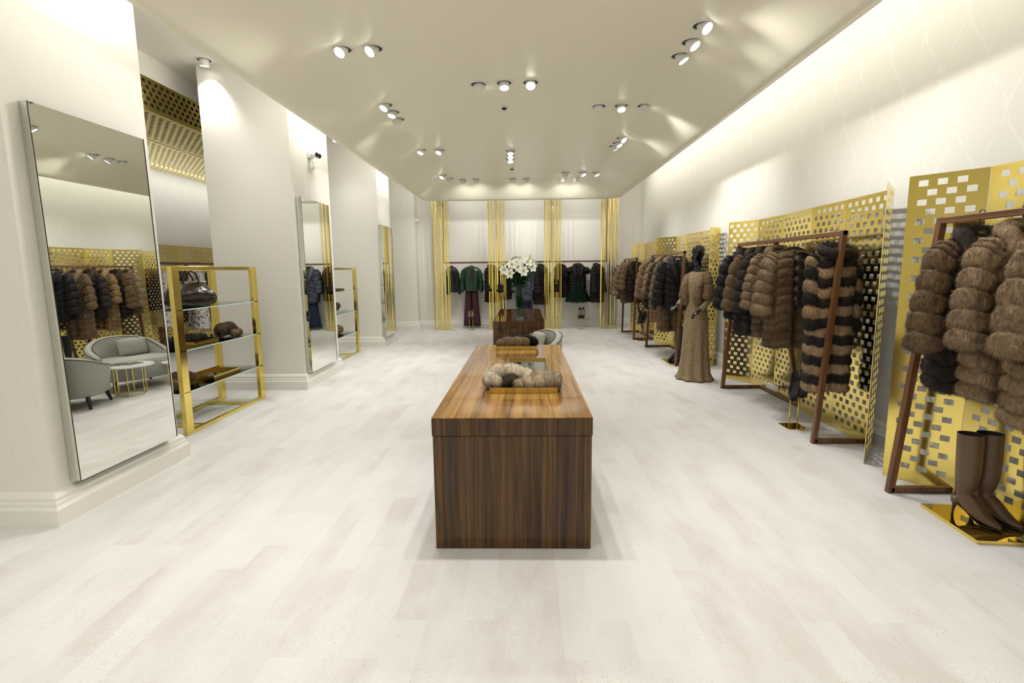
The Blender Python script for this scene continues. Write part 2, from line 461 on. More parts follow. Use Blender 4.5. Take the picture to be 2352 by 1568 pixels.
wall_mirror('narrow-looking far mirror on the third pillar, reflecting gold slats', 10.47, 11.28, .20, 2.475)

# ---------------------------------------------------------------- ceiling spotlights
def spotlight(label, x, y, aim, z=FZ, power=1.0, group='ceiling spotlights in the dropped panel', size=96):
    t = thing('ceiling_spotlight', label, 'ceiling light', (x, y, z), 0, group)
    MB().rings([[(r * math.cos(2 * PI * q / 32), r * math.sin(2 * PI * q / 32), zz) for q in range(32)] for r, zz in ((.079, -.001), (.079, -.007), (.098, -.006), (.102, -.001))], False, False).build('trim_ring', M['white'], t, True)
    MB().lathe([(.079, -.003), (.0001, -.003)], 32, (0, 0, 0), False, False).build('recess_shade_disc', M['black'], t)  # flat black disc paints the shade inside the lamp opening
    d = Vector(aim) - Vector((x, y, z)); d.normalize()
    mx = d.to_track_quat('-Z', 'Y').to_matrix().to_4x4()
    pv = Vector((0, 0, .002))
    m4 = Matrix.Translation(pv) @ mx
    MB().lathe([(.030, .03), (.046, .02), (.055, .0), (.057, -.07), (.054, -.075), (.049, -.068)], 28, (0, 0, 0), True, False).xf(m4).build('lamp_head', M['white'], t, True)
    MB().lathe([(.049, -.0685), (.0001, -.0655)], 28, (0, 0, 0), False, False).xf(m4).build('lens', M['lens'], t, True)
    ld = bpy.data.lights.new('spot_beam', 'SPOT'); ld.energy = SPOT * power; ld.spot_size = math.radians(size); ld.spot_blend = .75
    ld.color = (1, .985, .965); ld.shadow_soft_size = .045
    lo = bpy.data.objects.new('spot_beam', ld); COL.objects.link(lo)
    lo.location = Vector((x, y, z)) + pv + d * .082
    lo.rotation_euler = d.to_track_quat('-Z', 'Y').to_euler()
    return t
S = [
 (-1.675, 5.05, (-2.7, 2.9, .9), 'left one of the front left pair'),
 (-1.384, 5.045, (-2.9, 3.2, 1.0), 'right one of the front left pair'),
 (1.534, 4.74, (2.9, 2.9, 1.3), 'nearest of the three in the front right slanting row'),
 (1.537, 5.06, (2.9, 3.9, 1.2), 'middle of the three in the front right slanting row'),
 (1.53, 5.365, (2.8, 4.9, 1.2), 'farthest of the three in the front right slanting row'),
 (-.502, 6.03, (1.2, 8.2, 1.0), 'turned away from view, left of the central front row of three'),
 (-.211, 6.00, (-.1, 5.0, .5), 'middle of the central front row of three'),
 (.083, 6.00, (.0, 3.9, .6), 'right of the central front row of three'),
 (-1.71, 6.67, (-2.7, 5.3, 1.0), 'nearest of the slanting three beside the middle left pillar'),
 (-1.695, 6.954, (-2.3, 6.0, .5), 'middle of the slanting three beside the middle left pillar'),
 (-1.708, 7.283, (-2.9, 8.4, 1.4), 'turned away, farthest of the slanting three beside the middle left pillar'),
 (.962, 6.885, (-.3, 8.0, .9), 'turned left, first of the right-hand level row of three'),
 (1.242, 6.885, (1.3, 5.3, 0), 'glowing middle of the right-hand level row of three'),
 (1.532, 6.90, (3.0, 7.5, 1.6), 'turned right, last of the right-hand level row of three'),
 (-1.75, 9.10, (-2.6, 8.0, 1.0), 'left of the pair halfway down the left side'),
 (-1.44, 9.12, (-2.3, 7.8, .8), 'right of the pair halfway down the left side'),
 (-.234, 9.275, (-.05, 8.0, .5), 'nearest of the three stacked in the ceiling centre'),
 (-.242, 9.58, (-.05, 8.3, .5), 'middle of the three stacked in the ceiling centre'),
 (-.252, 9.91, (-.05, 8.6, .5), 'farthest of the three stacked in the ceiling centre'),
 (1.551, 8.51, (2.9, 7.2, 1.4), 'nearest of the far right slanting three'),
 (1.545, 8.82, (2.7, 7.9, 1.1), 'middle of the far right slanting three'),
 (1.529, 9.06, (2.5, 9.2, 1.0), 'farthest of the far right slanting three'),
 (-1.76, 11.46, (-2.7, 10.3, 1.0), 'lit one of the far left overlapping pair'),
 (-1.66, 11.86, (-2.9, 12.9, 1.2), 'turned away, of the far left overlapping pair'),
 (-1.399, 12.06, (-1.5, 13.8, 1.2), 'left of the far pair facing the green jacket'),
 (-1.097, 12.04, (-.8, 13.8, 1.2), 'right of the far pair facing the green jacket'),
 (-.252, 12.06, (-.3, 13.8, 1.2), 'left of the far central pair facing the back wall'),
 (.046, 12.08, (.3, 13.8, 1.2), 'right of the far central pair facing the back wall'),
 (.892, 11.39, (1.0, 13.8, 1.2), 'left of the far right level row of three'),
 (1.258, 11.42, (2.2, 10.2, .9), 'middle of the far right level row of three'),
 (1.55, 11.44, (2.5, 10.8, 1.0), 'right of the far right level row of three'),
 (.881, 12.10, (1.0, 13.8, 1.1), 'left of the farthest right pair facing the feather dress'),
 (1.166, 12.07, (1.6, 13.8, 1.1), 'right of the farthest right pair facing the feather dress'),
]
for x, y, aim, lab in S:
    spotlight('white tilting ceiling spotlight, ' + lab, x, y, aim, power=.43 if aim[1] > 13 else .78 if x < -1.3 and y < 8 else 1.0, size=125 if aim[1] > 13 else 94)
# spots of the same kind above the camera, out of the frame
for x, y, aim in ((-1.7, 2.6, (-2.6, 1.6, 1)), (1.5, 2.7, (2.6, 2.2, .9)), (-.50, 3.1, (-.4, 2.2, 0)), (-.2, 3.1, (-.1, 1.9, 0)), (.10, 3.1, (.1, 2.2, 0)), (-1.6, .6, (-1.3, 1.2, 0)), (1.5, .6, (1.3, 1.4, 0))):
    spotlight('white tilting ceiling spotlight above the entrance, outside the photo', x, y, aim, group='ceiling spotlights above the entrance')
G2 = 'spotlights in the high ceiling between the pillars'
spotlight('small white spotlight in the high ceiling before the middle left pillar', -3.555, 6.18, (-3.2, 5.0, .8), CZ, 1.0, G2)
spotlight('small white spotlight in the high ceiling beyond the middle left pillar', -3.616, 10.2, (-3.2, 9.0, .8), CZ, 1.0, G2)
spotlight('white spotlight in the high ceiling by the nearest pillar, outside the photo', -2.66, 3.5, (-2.95, 3.55, 1.6), CZ, .55, G2)
spotlight('white spotlight in the high ceiling by the middle pillar, outside the photo', -2.66, 7.3, (-2.95, 7.35, 1.6), CZ, .55, G2)
spotlight('white spotlight in the high ceiling by the third pillar, outside the photo', -2.66, 10.95, (-2.95, 11.0, 1.6), CZ, .55, G2)
spotlight('added unseen fill spotlight in the high ceiling washing the middle pillar side', -2.72, 4.9, (-3.5, 6.6, 1.5), CZ, .62, G2)  # hidden lamp added as soft fill to brighten the middle pillar side
spotlight('added unseen fill spotlight in the high ceiling washing the third pillar side', -2.72, 8.8, (-3.5, 10.4, 1.5), CZ, .62, G2)  # same added fill, out of view, for the third pillar side
for yy in (6.5, 8.8, 11.0):
    spotlight('white spotlight under the alcove ceiling, outside the photo', -3.85, yy, (-4.3, yy + .5, 0), CZ, .8, 'alcove spotlights')
for (x, y), lab in (((-.243, 6.83), 'small white smoke detector on the ceiling, nearer of the two'), ((-.241, 10.82), 'small white smoke detector on the ceiling, farther of the two')):
    t = thing('smoke_detector', lab, 'smoke detector', (x, y, FZ), 0, 'smoke detectors')
    MB().lathe([(.05, 0), (.05, -.012), (.035, -.02)], 24).build('base', M['white'], t, True)
    MB().lathe([(.03, -.018), (.034, -.032), (.02, -.042), (.0001, -.044)], 24, (0, 0, 0), True, False).build('sensor_cap', M['black'], t, True)

# wall fittings
t = thing('emergency_light', 'white wall emergency light with two black lamp heads above the middle mirror', 'emergency light', (PX, 7.26, 3.13))
t.scale = (.66, .66, .66)
MB().box(0, .06, -.10, .10, -.05, .10).build('housing', M['wallplastic'], t, bevel=.02)
for k, yy in enumerate((-.06, .09)):
    MB().tube([(.05, yy, .03), (.09, yy, .03), (.15, yy + .02, .02), (.16, yy + .02, .02)], [.03, .05, .055, .05], 20).build('lamp_holder', M['wallplastic'], t, True)
    MB().tube([(.16, yy + .02, .02), (.175, yy + .02, .02), (.195, yy + .02, .018), (.21, yy + .02, .016)], [.05, .052, .04, .012], 20).build('black_lamp', M['gloss_black'], t, True)
MB().tube([(.012, 0, -.05), (.012, 0, -.10)], .006, 8).build('cable', M['wallplastic'], t)
t = thing('motion_detector', 'small white motion detector under the emergency light', 'motion detector', (PX, 7.27, 2.95))
MB().box(0, .05, -.035, .035, 0, .12).build('housing', M['wallplastic'], t, bevel=.018)
MB().lathe([(.024, 0), (.022, .01), (.0001, .018)], 16).xf(Matrix.Translation((.048, 0, .04)) @ Matrix.Rotation(PI / 2, 4, 'Y')).build('lens', M['white'], t, True)
t = thing('alarm_sensor', 'round white alarm sensor high in the back left corner', 'sensor', (-2.86, 13.78, 2.86))
MB().lathe([(.05, 0), (.055, .02), (.045, .06), (.0001, .075)], 20).xf(Matrix.Rotation(PI / 2, 4, 'Y')).build('dome', M['wallplastic'], t, True)
MB().box(-.0, .012, -.06, .06, -.06, .06).build('mount', M['wallplastic'], t)
t = thing('wall_switch', 'small white wall switch low in the back left corner', 'switch', (-2.86, 13.78, 1.41))
MB().box(0, .02, -.04, .04, 0, .11).build('plate', M['wallplastic'], t, bevel=.005)
MB().box(.02, .028, -.02, .02, .04, .08).build('key', M['chrome'], t)

# ---------------------------------------------------------------- display counters
def counter(label, x0, x1, y0, y1, h, top='walnut_top'):
    t = thing('display_counter', label, 'counter', ((x0 + x1) / 2, (y0 + y1) / 2, 0), 0, 'walnut display counters')
    hx, hy = (x1 - x0) / 2, (y1 - y0) / 2
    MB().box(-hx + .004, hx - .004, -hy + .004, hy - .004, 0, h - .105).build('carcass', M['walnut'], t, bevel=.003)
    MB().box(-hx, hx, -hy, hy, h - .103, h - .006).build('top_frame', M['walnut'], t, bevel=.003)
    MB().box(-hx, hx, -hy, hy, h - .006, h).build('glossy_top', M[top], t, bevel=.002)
counter('long glossy walnut display counter in the middle foreground', -.513, .362, 2.68, 5.38, .76)
counter('walnut display counter farther back carrying the vase of lilies', -.500, .300, 7.87, 10.42, .76, 'walnut_dark')

# ---------------------------------------------------------------- fur
def vnormals(V, F):
    a = V[F[:, 0]]; n = np.cross(V[F[:, 2]] - a, V[F[:, 3]] - V[F[:, 1]])
    vn = np.zeros_like(V)
    for k in range(4): np.add.at(vn, F[:, k], n)
    l = np.linalg.norm(vn, axis=1, keepdims=True); l[l < 1e-12] = 1
    return vn / l
def grid_surface(rows, close_v=True):
    """rows: (r,a,3) array; returns V, quads with outward winding for rows going down"""
    r, a, _ = rows.shape
    V = rows.reshape(-1, 3); i = np.arange(r - 1)[:, None]; j = np.arange(a if close_v else a - 1)[None, :]
    j2 = (j + 1) % a
    F = np.stack([i * a + j, (i + 1) * a + j, (i + 1) * a + j2, i * a + j2], -1).reshape(-1, 4)
    return V, F
def with_strands(V, F, C, count, length, width, droop=.8, spread=.24, down=(0, 0, -1), cj=.3):
    vn = vnormals(V, F)
    if count <= 0: return V, [F], C, vn
    ar = np.linalg.norm(np.cross(V[F[:, 2]] - V[F[:, 0]], V[F[:, 3]] - V[F[:, 1]]), axis=1) + 1e-12
    p = ar / ar.sum()
    fi = rng.choice(len(F), count, p=p)
    u, v = rng.random((count, 1)), rng.random((count, 1))
    f = F[fi]
    def ip(A): return (A[f[:, 0]] * (1 - u) + A[f[:, 3]] * u) * (1 - v) + (A[f[:, 1]] * (1 - u) + A[f[:, 2]] * u) * v
    P, Nn, Cc = ip(V), ip(vn), ip(C)
    Nn /= np.linalg.norm(Nn, axis=1, keepdims=True) + 1e-9
    D = np.array(down)[None, :]
    dirv = Nn * .55 + D * droop + rng.normal(0, spread, (count, 3))
    # keep strands from diving under the surface
    dn = (dirv * Nn).sum(1, keepdims=True)
    dirv += Nn * np.maximum(0, .28 - dn)
    dirv /= np.linalg.norm(dirv, axis=1, keepdims=True)
    w = np.cross(dirv, Nn); w /= np.linalg.norm(w, axis=1, keepdims=True) + 1e-9
    ln = length * (.6 + .7 * rng.random((count, 1))); ww = width * (.6 + .7 * rng.random((count, 1)))
    base = P - Nn * .003
    A, B, T = base - w * ww / 2, base + w * ww / 2, base + dirv * ln
    n0 = len(V)
    SV = np.stack([A, B, T], 1).reshape(-1, 3)
    idx = n0 + np.arange(count * 3).reshape(-1, 3)
    tn = np.cross(B - A, T - A); flip = (tn * Nn).sum(1) < 0
    idx[flip] = idx[flip][:, [1, 0, 2]]
    jit = 1 + rng.normal(0, cj, (count, 1)); jit = np.clip(jit, .4, 1.9)
    SC = np.repeat(Cc * jit, 3, 0)
    SN = np.repeat(Nn * .8 + dirv * .2 + rng.normal(0, .12, (count, 3)), 3, 0); SN /= np.linalg.norm(SN, axis=1, keepdims=True)
    return np.vstack([V, SV]), [F, idx], np.vstack([C, SC]), np.vstack([vn, SN])
def fur_obj(name, V, F, C, parent, count, length, width, material=None, **kw):
    V, FF, C, nn = with_strands(V, F, np.clip(C, 0.002, .95), count, length, width, **kw)
    return link(name, make_mesh(name, V, FF, material or M['fur'], True, np.clip(C, .002, .95), nn), parent)

SABLE = (np.array((.33, .228, .136)), np.array((.12, .080, .045)))
BROWN = (np.array((.185, .120, .064)), np.array((.066, .042, .022)))
GOLDEN = (np.array((.30, .19, .085)), np.array((.16, .095, .042)))
DARK = (np.array((.030, .021, .015)), np.array((.014, .010, .008)))
NIGHT = (np.array((.017, .012, .009)), np.array((.008, .006, .005)))
BLACK = (np.array((.014, .012, .011)), np.array((.007, .006, .006)))
BLUE = (np.array((.13, .145, .19)), np.array((.016, .018, .024)))

def puff(t, p=.36): return np.abs(np.sin(PI * t)) ** p
def tube_surface(path, radii, bands, amp, segs, colors, na=20, nr=60, phase=0.0, flat=1.0, stripes=False, chev=0):
    """bulging tube along a path, returned with pelt colours; path list of Vectors"""
    path = np.array([tuple(p) for p in path]); k = len(path)
    tt = np.linspace(0, 1, nr); src = np.linspace(0, 1, k)
    P = np.stack([np.interp(tt, src, path[:, c]) for c in range(3)], 1); Rr = np.interp(tt, src, radii)
    d = np.gradient(P, axis=0); d /= np.linalg.norm(d, axis=1, keepdims=True)
    ref = np.array((0., 1., 0.01)); a = ref[None] - d * (d @ ref)[:, None]; a /= np.linalg.norm(a, axis=1, keepdims=True)
    b = np.cross(d, a)
    ang = np.linspace(0, 2 * PI, na, endpoint=False)
    bt = tt[:, None] * bands + chev * np.abs(np.sin(ang))[None] + .09 * np.sin(ang * 2 + path[0, 0] * 9)[None]
    mod = puff(bt) if bands else np.ones((nr, na))
    if segs: mod = np.minimum(mod, .35 + .65 * puff(ang[None] * segs / (2 * PI) + phase, .5))
    rad = Rr[:, None] - amp + amp * mod * 1.6 + rng.normal(0, .0018, mod.shape)
    end = np.minimum(1, np.minimum(tt, 1 - tt) * nr / 4 + .35)[:, None]
    rad = rad * end
    rows = P[:, None] + rad[..., None] * (a[:, None] * np.cos(ang)[None, :, None] * flat + b[:, None] * np.sin(ang)[None, :, None])
    V, F = grid_surface(rows)
    # outward winding check
    c = np.repeat(P, na, 0); vn = vnormals(V, F)
    if ((V - c) * vn).sum() < 0: F = F[:, ::-1].copy()
    bi = np.floor(bt).astype(int) % 97; rnd = np.random.default_rng(int(abs(path[0, 0] * 1e4)) + int(bands * 7)).random((97, 9))
    seg_i = (np.floor(ang / (2 * PI) * max(segs, 1) + phase).astype(int) % 9)[None] * np.ones((nr, 1), int)
    r_ = rnd[bi, seg_i]
    c1, c2 = colors
    fr = bt - np.floor(bt)
    if stripes:
        C = np.where((bi % 2 == 0)[..., None], c1, c2) * (.85 + .3 * r_)[..., None]
    else:
        C = c2 + (c1 - c2) * (.25 + .5 * r_ + .3 * fr)[..., None]
    return V, F, C.reshape(-1, 3)

HANG = []
def coat(label, x, y, z, rz=0, L_=1.0, sw=.21, hem=.27, dep=.11, band=.085, amp=.022, seg=8, col=SABLE, scol=None, sl=.62, sr=.085,
         collar='fur', strands=6000, slen=.02, swid=.004, stripes=False, chev=0.0, open_=.05, material=None, name='fur_coat', cat='coat', group=None, hanger='dark hanger', hgroup=None, sleeve_out=.01, ccol=None, sseg=5, lean=.05):
    t = thing(name, label, cat, (x, y, z), rz, group)
    scol = scol or col; ccol = ccol or col
    na, nr = 72, max(40, int((L_ - .13) / max(band, .06) * 9))
    zt = np.linspace(0, 1, nr); Z = -.135 - zt * (L_ - .135)
    depth_from_neck = -Z - .135
    w = np.interp(depth_from_neck, [0, .13, .24, .45, L_ - .135], [sw, sw, sw * .97, sw * .5 + hem * .47, hem])
    w = np.minimum(w, .055 + (sw - .055) * np.sqrt(np.clip(1 - (1 - np.clip(depth_from_neck / .13, 0, 1)) ** 2, 0, 1)))
    d = np.interp(depth_from_neck, [0, .015, .05, .10, .25, L_ - .135], [.04, .06, dep * .8, dep, dep * 1.1, dep * 1.35])
    ang = np.linspace(0, 2 * PI, na, endpoint=False) - PI / 2
    ca, sa = np.cos(ang), np.sin(ang); ex = .72
    cx_, cy_ = np.sign(ca) * np.abs(ca) ** ex, np.sign(sa) * np.abs(sa) ** ex
    nb = max(1, round((L_ - .16) / band)) if band else 0
    bt = (zt[:, None] * nb + chev * np.abs(ca)[None] + .10 * np.sin(ang * 3 + x * 9 + y * 4)[None] + .07 * np.sin(ang * 7 + y * 3)[None]) if nb else np.zeros((nr, na))
    mod = puff(bt) if nb else np.ones((nr, na)) * (.8 + .2 * np.sin(ang * 9)[None])
    if seg: mod = np.minimum(mod, .4 + .6 * puff((ang[None] + PI / 2) * seg / (2 * PI), .5))
    fd = np.abs(np.angle(np.exp(1j * (ang + PI / 2))))      # distance from the front line
    slit = np.clip((fd - open_) / .07, 0, 1)[None] * np.ones((nr, 1))
    mod = mod * slit - .35 * (1 - slit)
    off = (mod - .45) * amp * 1.6 + (rng.normal(0, .0025, mod.shape) if strands else 0)
    endc = np.minimum(1, (1 - zt) * nr / 5 + .55)[:, None]
    bi0 = np.floor(bt).astype(int) % 97; si0 = (np.floor((ang + PI / 2) / (2 * PI) * max(seg, 1)).astype(int) % 41)[None] * np.ones((nr, 1), int)
    off = off + (np.random.default_rng(int(L_ * 977)).random((97, 41))[bi0, si0] - .5) * amp * .55 * mod
    X = (w[:, None] * cx_[None] + off * ca[None]) * endc
    Y = (d[:, None] * cy_[None] + off * sa[None]) * endc + (.02 * (1 - slit)) 
    wob = .012 * np.sin(ang * 3 + x * 5)[None] * zt[:, None]
    rows = np.stack([X + wob, Y + wob, np.broadcast_to(Z[:, None], X.shape) + .008 * np.sin(ang * 2 + y)[None] * zt[:, None]], -1)
    V, F = grid_surface(rows)
    vn = vnormals(V, F)
    if (V[:, 0] * vn[:, 0] + V[:, 1] * vn[:, 1]).sum() < 0: F = F[:, ::-1].copy()
    # close the hem with an inner ring
    bi = np.floor(bt).astype(int) % 97
    rnd = np.random.default_rng(int(abs(x * 31 + y * 17 + L_ * 91) * 100)).random((97, 41))
    si = (np.floor((ang + PI / 2) / (2 * PI) * max(seg, 1)).astype(int) % 41)[None] * np.ones((nr, 1), int)
    r_ = rnd[bi, si]; fr = bt - np.floor(bt)
    c1, c2 = col
    if stripes: C = np.where((bi % 2 == 0)[..., None], c1, c2) * (.85 + .3 * r_)[..., None]
    else: C = c2 + (c1 - c2) * (.2 + .55 * r_ + .3 * fr)[..., None]
    C = C.reshape(-1, 3)
    isfur = strands > 0
    body_n = strands
    mm = material or M['fur']
    n0 = len(V); bot = V[(nr - 1) * na:].mean(0)
    V2 = np.vstack([V, bot[None] + np.array((0, 0, .02))]); C2 = np.vstack([C, c2[None] * .8])
    i = (nr - 1) * na + np.arange(na); j = (nr - 1) * na + (np.arange(na) + 1) % na
    capF = np.stack([i, np.full(na, n0), np.full(na, n0), j], -1)
    if isfur:
        VV, FF, CC, nn = with_strands(V, F, np.clip(C, .002, .95), body_n, slen, swid)
        link('coat_body', make_mesh('coat_body', VV, FF, mm, True, np.clip(CC, .002, .95), nn), t)
    else:
        o = link('garment_body', make_mesh('garment_body', V, [F], mm, True, C), t)
    # lining seen from below
    lin = MB(); lin.rings([[tuple(p) for p in rows[nr - 3][::3] * np.array((.93, .93, 1))], [tuple(p) for p in rows[nr - 8][::3] * np.array((.8, .8, 1))]], False, True)
    lin.build('lining', M['lining'], t, True)
    # sleeves
    if sl:
        for s in (-1, 1):
            so_ = sleeve_out + (lean if s < 0 and strands else 0)
            pth = [(s * (sw - .06), 0, -.19), (s * (sw + .005), -.005, -.26), (s * (sw + .03 + so_ * .55), -.025, -.2 - sl * .55), (s * (sw + .03 + so_), -.06, -.2 - sl)]
            nb_s = max(1, round(sl / band)) if band else 0
            V, F, C = tube_surface(pth, [sr * .74, sr * .86, sr * .96, sr * 1.12], nb_s, amp, sseg if seg else 0, scol, 24, max(30, nb_s * 9), phase=.35, stripes=stripes)
            if isfur: fur_obj('sleeve', V, F, C, t, int(strands * .42), slen, swid, mm)
            else: link('sleeve', make_mesh('sleeve', V, [F], mm, True, C), t)
    if collar == 'fur':
        pth = [(-.035, -dep - .045, -.50), (-.075, -dep - .035, -.36), (-.105, -dep * .75, -.23), (-.10, -.02, -.145), (-.06, .05, -.115), (0, .065, -.11),
               (.06, .05, -.115), (.10, -.02, -.145), (.105, -dep * .75, -.23), (.075, -dep - .035, -.36), (.035, -dep - .045, -.50)]
        V, F, C = tube_surface(pth, [.02, .04, .052, .05, .046, .045, .046, .05, .052, .04, .02], 0, .0, 0, ccol, 16, 60, flat=1.0)
        if isfur: fur_obj('collar', V, F, C, t, int(strands * .3), slen, swid, mm)
        else: link('collar', make_mesh('collar', V, [F], mm, True, C), t)
    elif collar == 'round':
        pth = [(.11 * math.cos(a), -.03 + .10 * math.sin(a), -.165 - .03 * math.sin(-a)) for a in np.linspace(0, 2 * PI, 24)]
        V, F, C = tube_surface(pth, [.05] * 24, 0, 0, 0, ccol, 14, 48)
        fur_obj('collar', V, F, C, t, int(strands * .25), slen, swid, mm)
    elif collar == 'lapel':
        for s in (-1, 1):
            q = MB(); f = -dep * 1.12 - .016
            q.add([(s * .012, f - .006, -.52), (s * .085, f + .004, -.31), (s * .11, f + .02, -.24), (s * .06, f + .03, -.15), (s * .05, f + .02, -.20)],
                  [[0, 1, 4], [1, 2, 3, 4]])
            oo = q.build('lapel', mm, t, False); so = oo.modifiers.new('thick', 'SOLIDIFY'); so.thickness = .008; so.offset = 0
    HANG.append((label, x, y, z, rz, hanger, hgroup, sw))
    return t
def hanger_obj(label, x, y, z, rz, pale=False, group=None, lettering=False, r=.02):
    t = thing('clothes_hanger', label, 'hanger', (x, y, z), rz, group)
    pts = [(0, -.0, -.105)] + [(0, .0, -.05)] + [(0, r * math.sin(a) * 1.0, r * .35 - r + r * (1 - math.cos(a)) * 1.0 - .002) for a in np.linspace(-.9, -PI * 1.05, 1)]
    hk = [(0, 0, -.105), (0, .001, -.06), (0, .014, -.045), (0, .024, -.026), (0, .024, -.006), (0, .015, .010), (0, 0, .0155), (0, -.015, .010), (0, -.022, -.006)]
    MB().tube(hk, .0028, 8).build('hook', M['brass'] if pale else M['hanger'], t, True)
    MB().rings([[(xx, yy * ww, zc + zz) for yy, zz in ((-.008, -.016), (.008, -.016), (.008, .016), (-.008, .016))] for xx, zc, ww in ((-.19, -.175, 1), (-.10, -.145, 1.4), (-.035, -.118, 1.8), (0, -.115, 2), (.035, -.118, 1.8), (.10, -.145, 1.4), (.19, -.175, 1))]).build('shoulder_bar', M['hangerwood'] if pale else M['hanger'], t, False)
    if lettering:
        cu = bpy.data.curves.new('lettering', 'FONT'); cu.body = 'RiCi'; cu.size = .021; cu.align_x = 'CENTER'; cu.align_y = 'CENTER'; cu.extrude = .0004
        cu.materials.append(M['gold_ink'])
        tmp = bpy.data.objects.new('lettering_curve', cu); COL.objects.link(tmp)
        dg = bpy.context.evaluated_depsgraph_get(); lm = bpy.data.meshes.new_from_object(tmp.evaluated_get(dg))
        bpy.data.objects.remove(tmp); link('lettering', lm, t, (0, -.0168, -.116), (PI / 2, 0, 0))
    return t

# ---------------------------------------------------------------- garment racks
def rack(label, xf, xt, xb, y0, y1, h, foot_y=None):
    """front legs lean from xf at the floor to xt at the top; floor rail at xb"""
    t = thing('garment_rack', label, 'clothes rack', (xt, (y0 + y1) / 2, 0), 0, 'walnut garment racks')
    hy = (y1 - y0) / 2; a = .042
    for s in (-1, 1):
        MB().bar((xf - xt, s * hy, .0), (0, s * hy, h), a, a, (0, 1, 0)).build('front_leg', M['rackwood'], t, bevel=.003)
        MB().bar((xf - xt, s * hy, .025), (xb - xt, s * hy, .025), a, a * .85).build('base_bar', M['rackwood'], t, bevel=.003)
        MB().lathe([(.014, .0), (.014, .006)], 12, (xf - xt + .06, s * hy, 0)).build('foot', M['black'], t)
    MB().bar((0, -hy - a / 2, h - a / 2), (0, hy + a / 2, h - a / 2), a, a * .9).build('top_rail', M['railwood'], t, bevel=.003)
    MB().bar((xb - xt, -hy, .025), (xb - xt, hy, .025), a, a * .85).build('floor_rail', M['railwood'], t, bevel=.003)
    MB().bar((xb - xt, .12, .03), (0.0, .12, h - a), a, a, (0, 1, 0)).build('back_leg', M['rackwood'], t, bevel=.003)
    return t
rack('nearest walnut clothes rack at the right edge, above the brown boots', 2.505, 2.675, 3.02, 1.30, 3.42, 1.85)
rack('walnut clothes rack with the striped fur coat, second from the front', 2.545, 2.672, 3.03, 4.43, 6.54, 1.845)
rack('third walnut clothes rack, behind the mannequin and black boots', 2.40, 2.48, 2.86, 8.11, 10.11, 1.81)
rack('farthest walnut clothes rack, near the back wall gold slats', 2.38, 2.41, 2.78, 11.20, 12.54, 1.78)
rack('walnut clothes rack inside the left alcove with spotted coats', -6.65, -6.8, -7.1, 8.9, 11.4, 1.77)

def screen(label, pts, h=2.155, group='folding perforated gold screens'):
    cx_ = sum(p[0] for p in pts) / len(pts); cy_ = sum(p[1] for p in pts) / len(pts)
    t = thing('folding_screen', label, 'screen', (cx_, cy_, 0), 0, group)
    for k in range(len(pts) - 1):
        a, b = Vector((pts[k][0] - cx_, pts[k][1] - cy_, .0)), Vector((pts[k + 1][0] - cx_, pts[k + 1][1] - cy_, .0))
        mb = MB(); perforated(mb, a, b - a, (0, 0, 1), (b - a).length - .004, h, phase=k)
        mb.build('panel', M['gold'], t)
    return t
screen('tall folding perforated gold screen behind the nearest rack', [(2.665, 3.725), (2.925, 3.39), (2.985, 2.75), (2.95, 2.1), (2.985, 1.5)])
screen('folding perforated gold screen behind the striped coat rack', [(2.80, 7.22), (3.03, 6.83), (3.055, 6.25), (3.01, 5.55), (2.985, 4.93), (2.945, 4.27), (2.665, 3.94)])
screen('folding perforated gold screen behind the mannequin', [(2.70, 10.70), (2.95, 10.20), (2.96, 9.57), (3.01, 8.88), (3.02, 8.12), (2.80, 7.95)])
screen('farthest folding perforated gold screen, by the back corner', [(2.68, 13.05), (2.92, 12.60), (2.99, 11.75), (2.97, 11.0)])
screen('folding perforated gold screen inside the left alcove', [(-7.0, 8.6), (-7.2, 9.1), (-7.2, 9.85), (-7.22, 10.6), (-7.2, 11.4), (-7.15, 12.0)], 2.12)

# ---------------------------------------------------------------- coats on the racks
GA, GB, GC, GD, GE = ('coats on the nearest rack', 'coats on the striped-coat rack', 'coats on the third rack', 'coats on the farthest rack', 'coats in the alcove')
def rz_(): return random.uniform(-.12, .12)
# nearest rack
coat('dark brown fur coat with lighter brown sleeves, leftmost on the nearest rack', 2.665, 3.12, 1.85, -.05, 1.06, .20, .27, .10, .093, .024, 7, DARK, BROWN, .62, .082, 'fur', 48000, .024, .0017, group=GA, ccol=DARK)
coat('plump light brown banded fur jacket, middle of the nearest rack', 2.67, 2.86, 1.85, .03, 1.05, .20, .26, .10, .085, .025, 9, SABLE, None, .56, .08, 'fur', 48000, .024, .0017, group=GA)
coat('light brown banded fur coat at the right edge of the photo', 2.66, 2.56, 1.85, -.02, 1.13, .20, .27, .11, .088, .025, 7, SABLE, None, .56, .085, 'fur', 54000, .024, .0017, group=GA)
coat('brown fur coat beyond the right edge on the nearest rack', 2.67, 2.2, 1.85, .0, 1.1, .2, .27, .1, .088, .028, 7, BROWN, None, .6, .08, 'fur', 6000, .024, .004, group=GA)
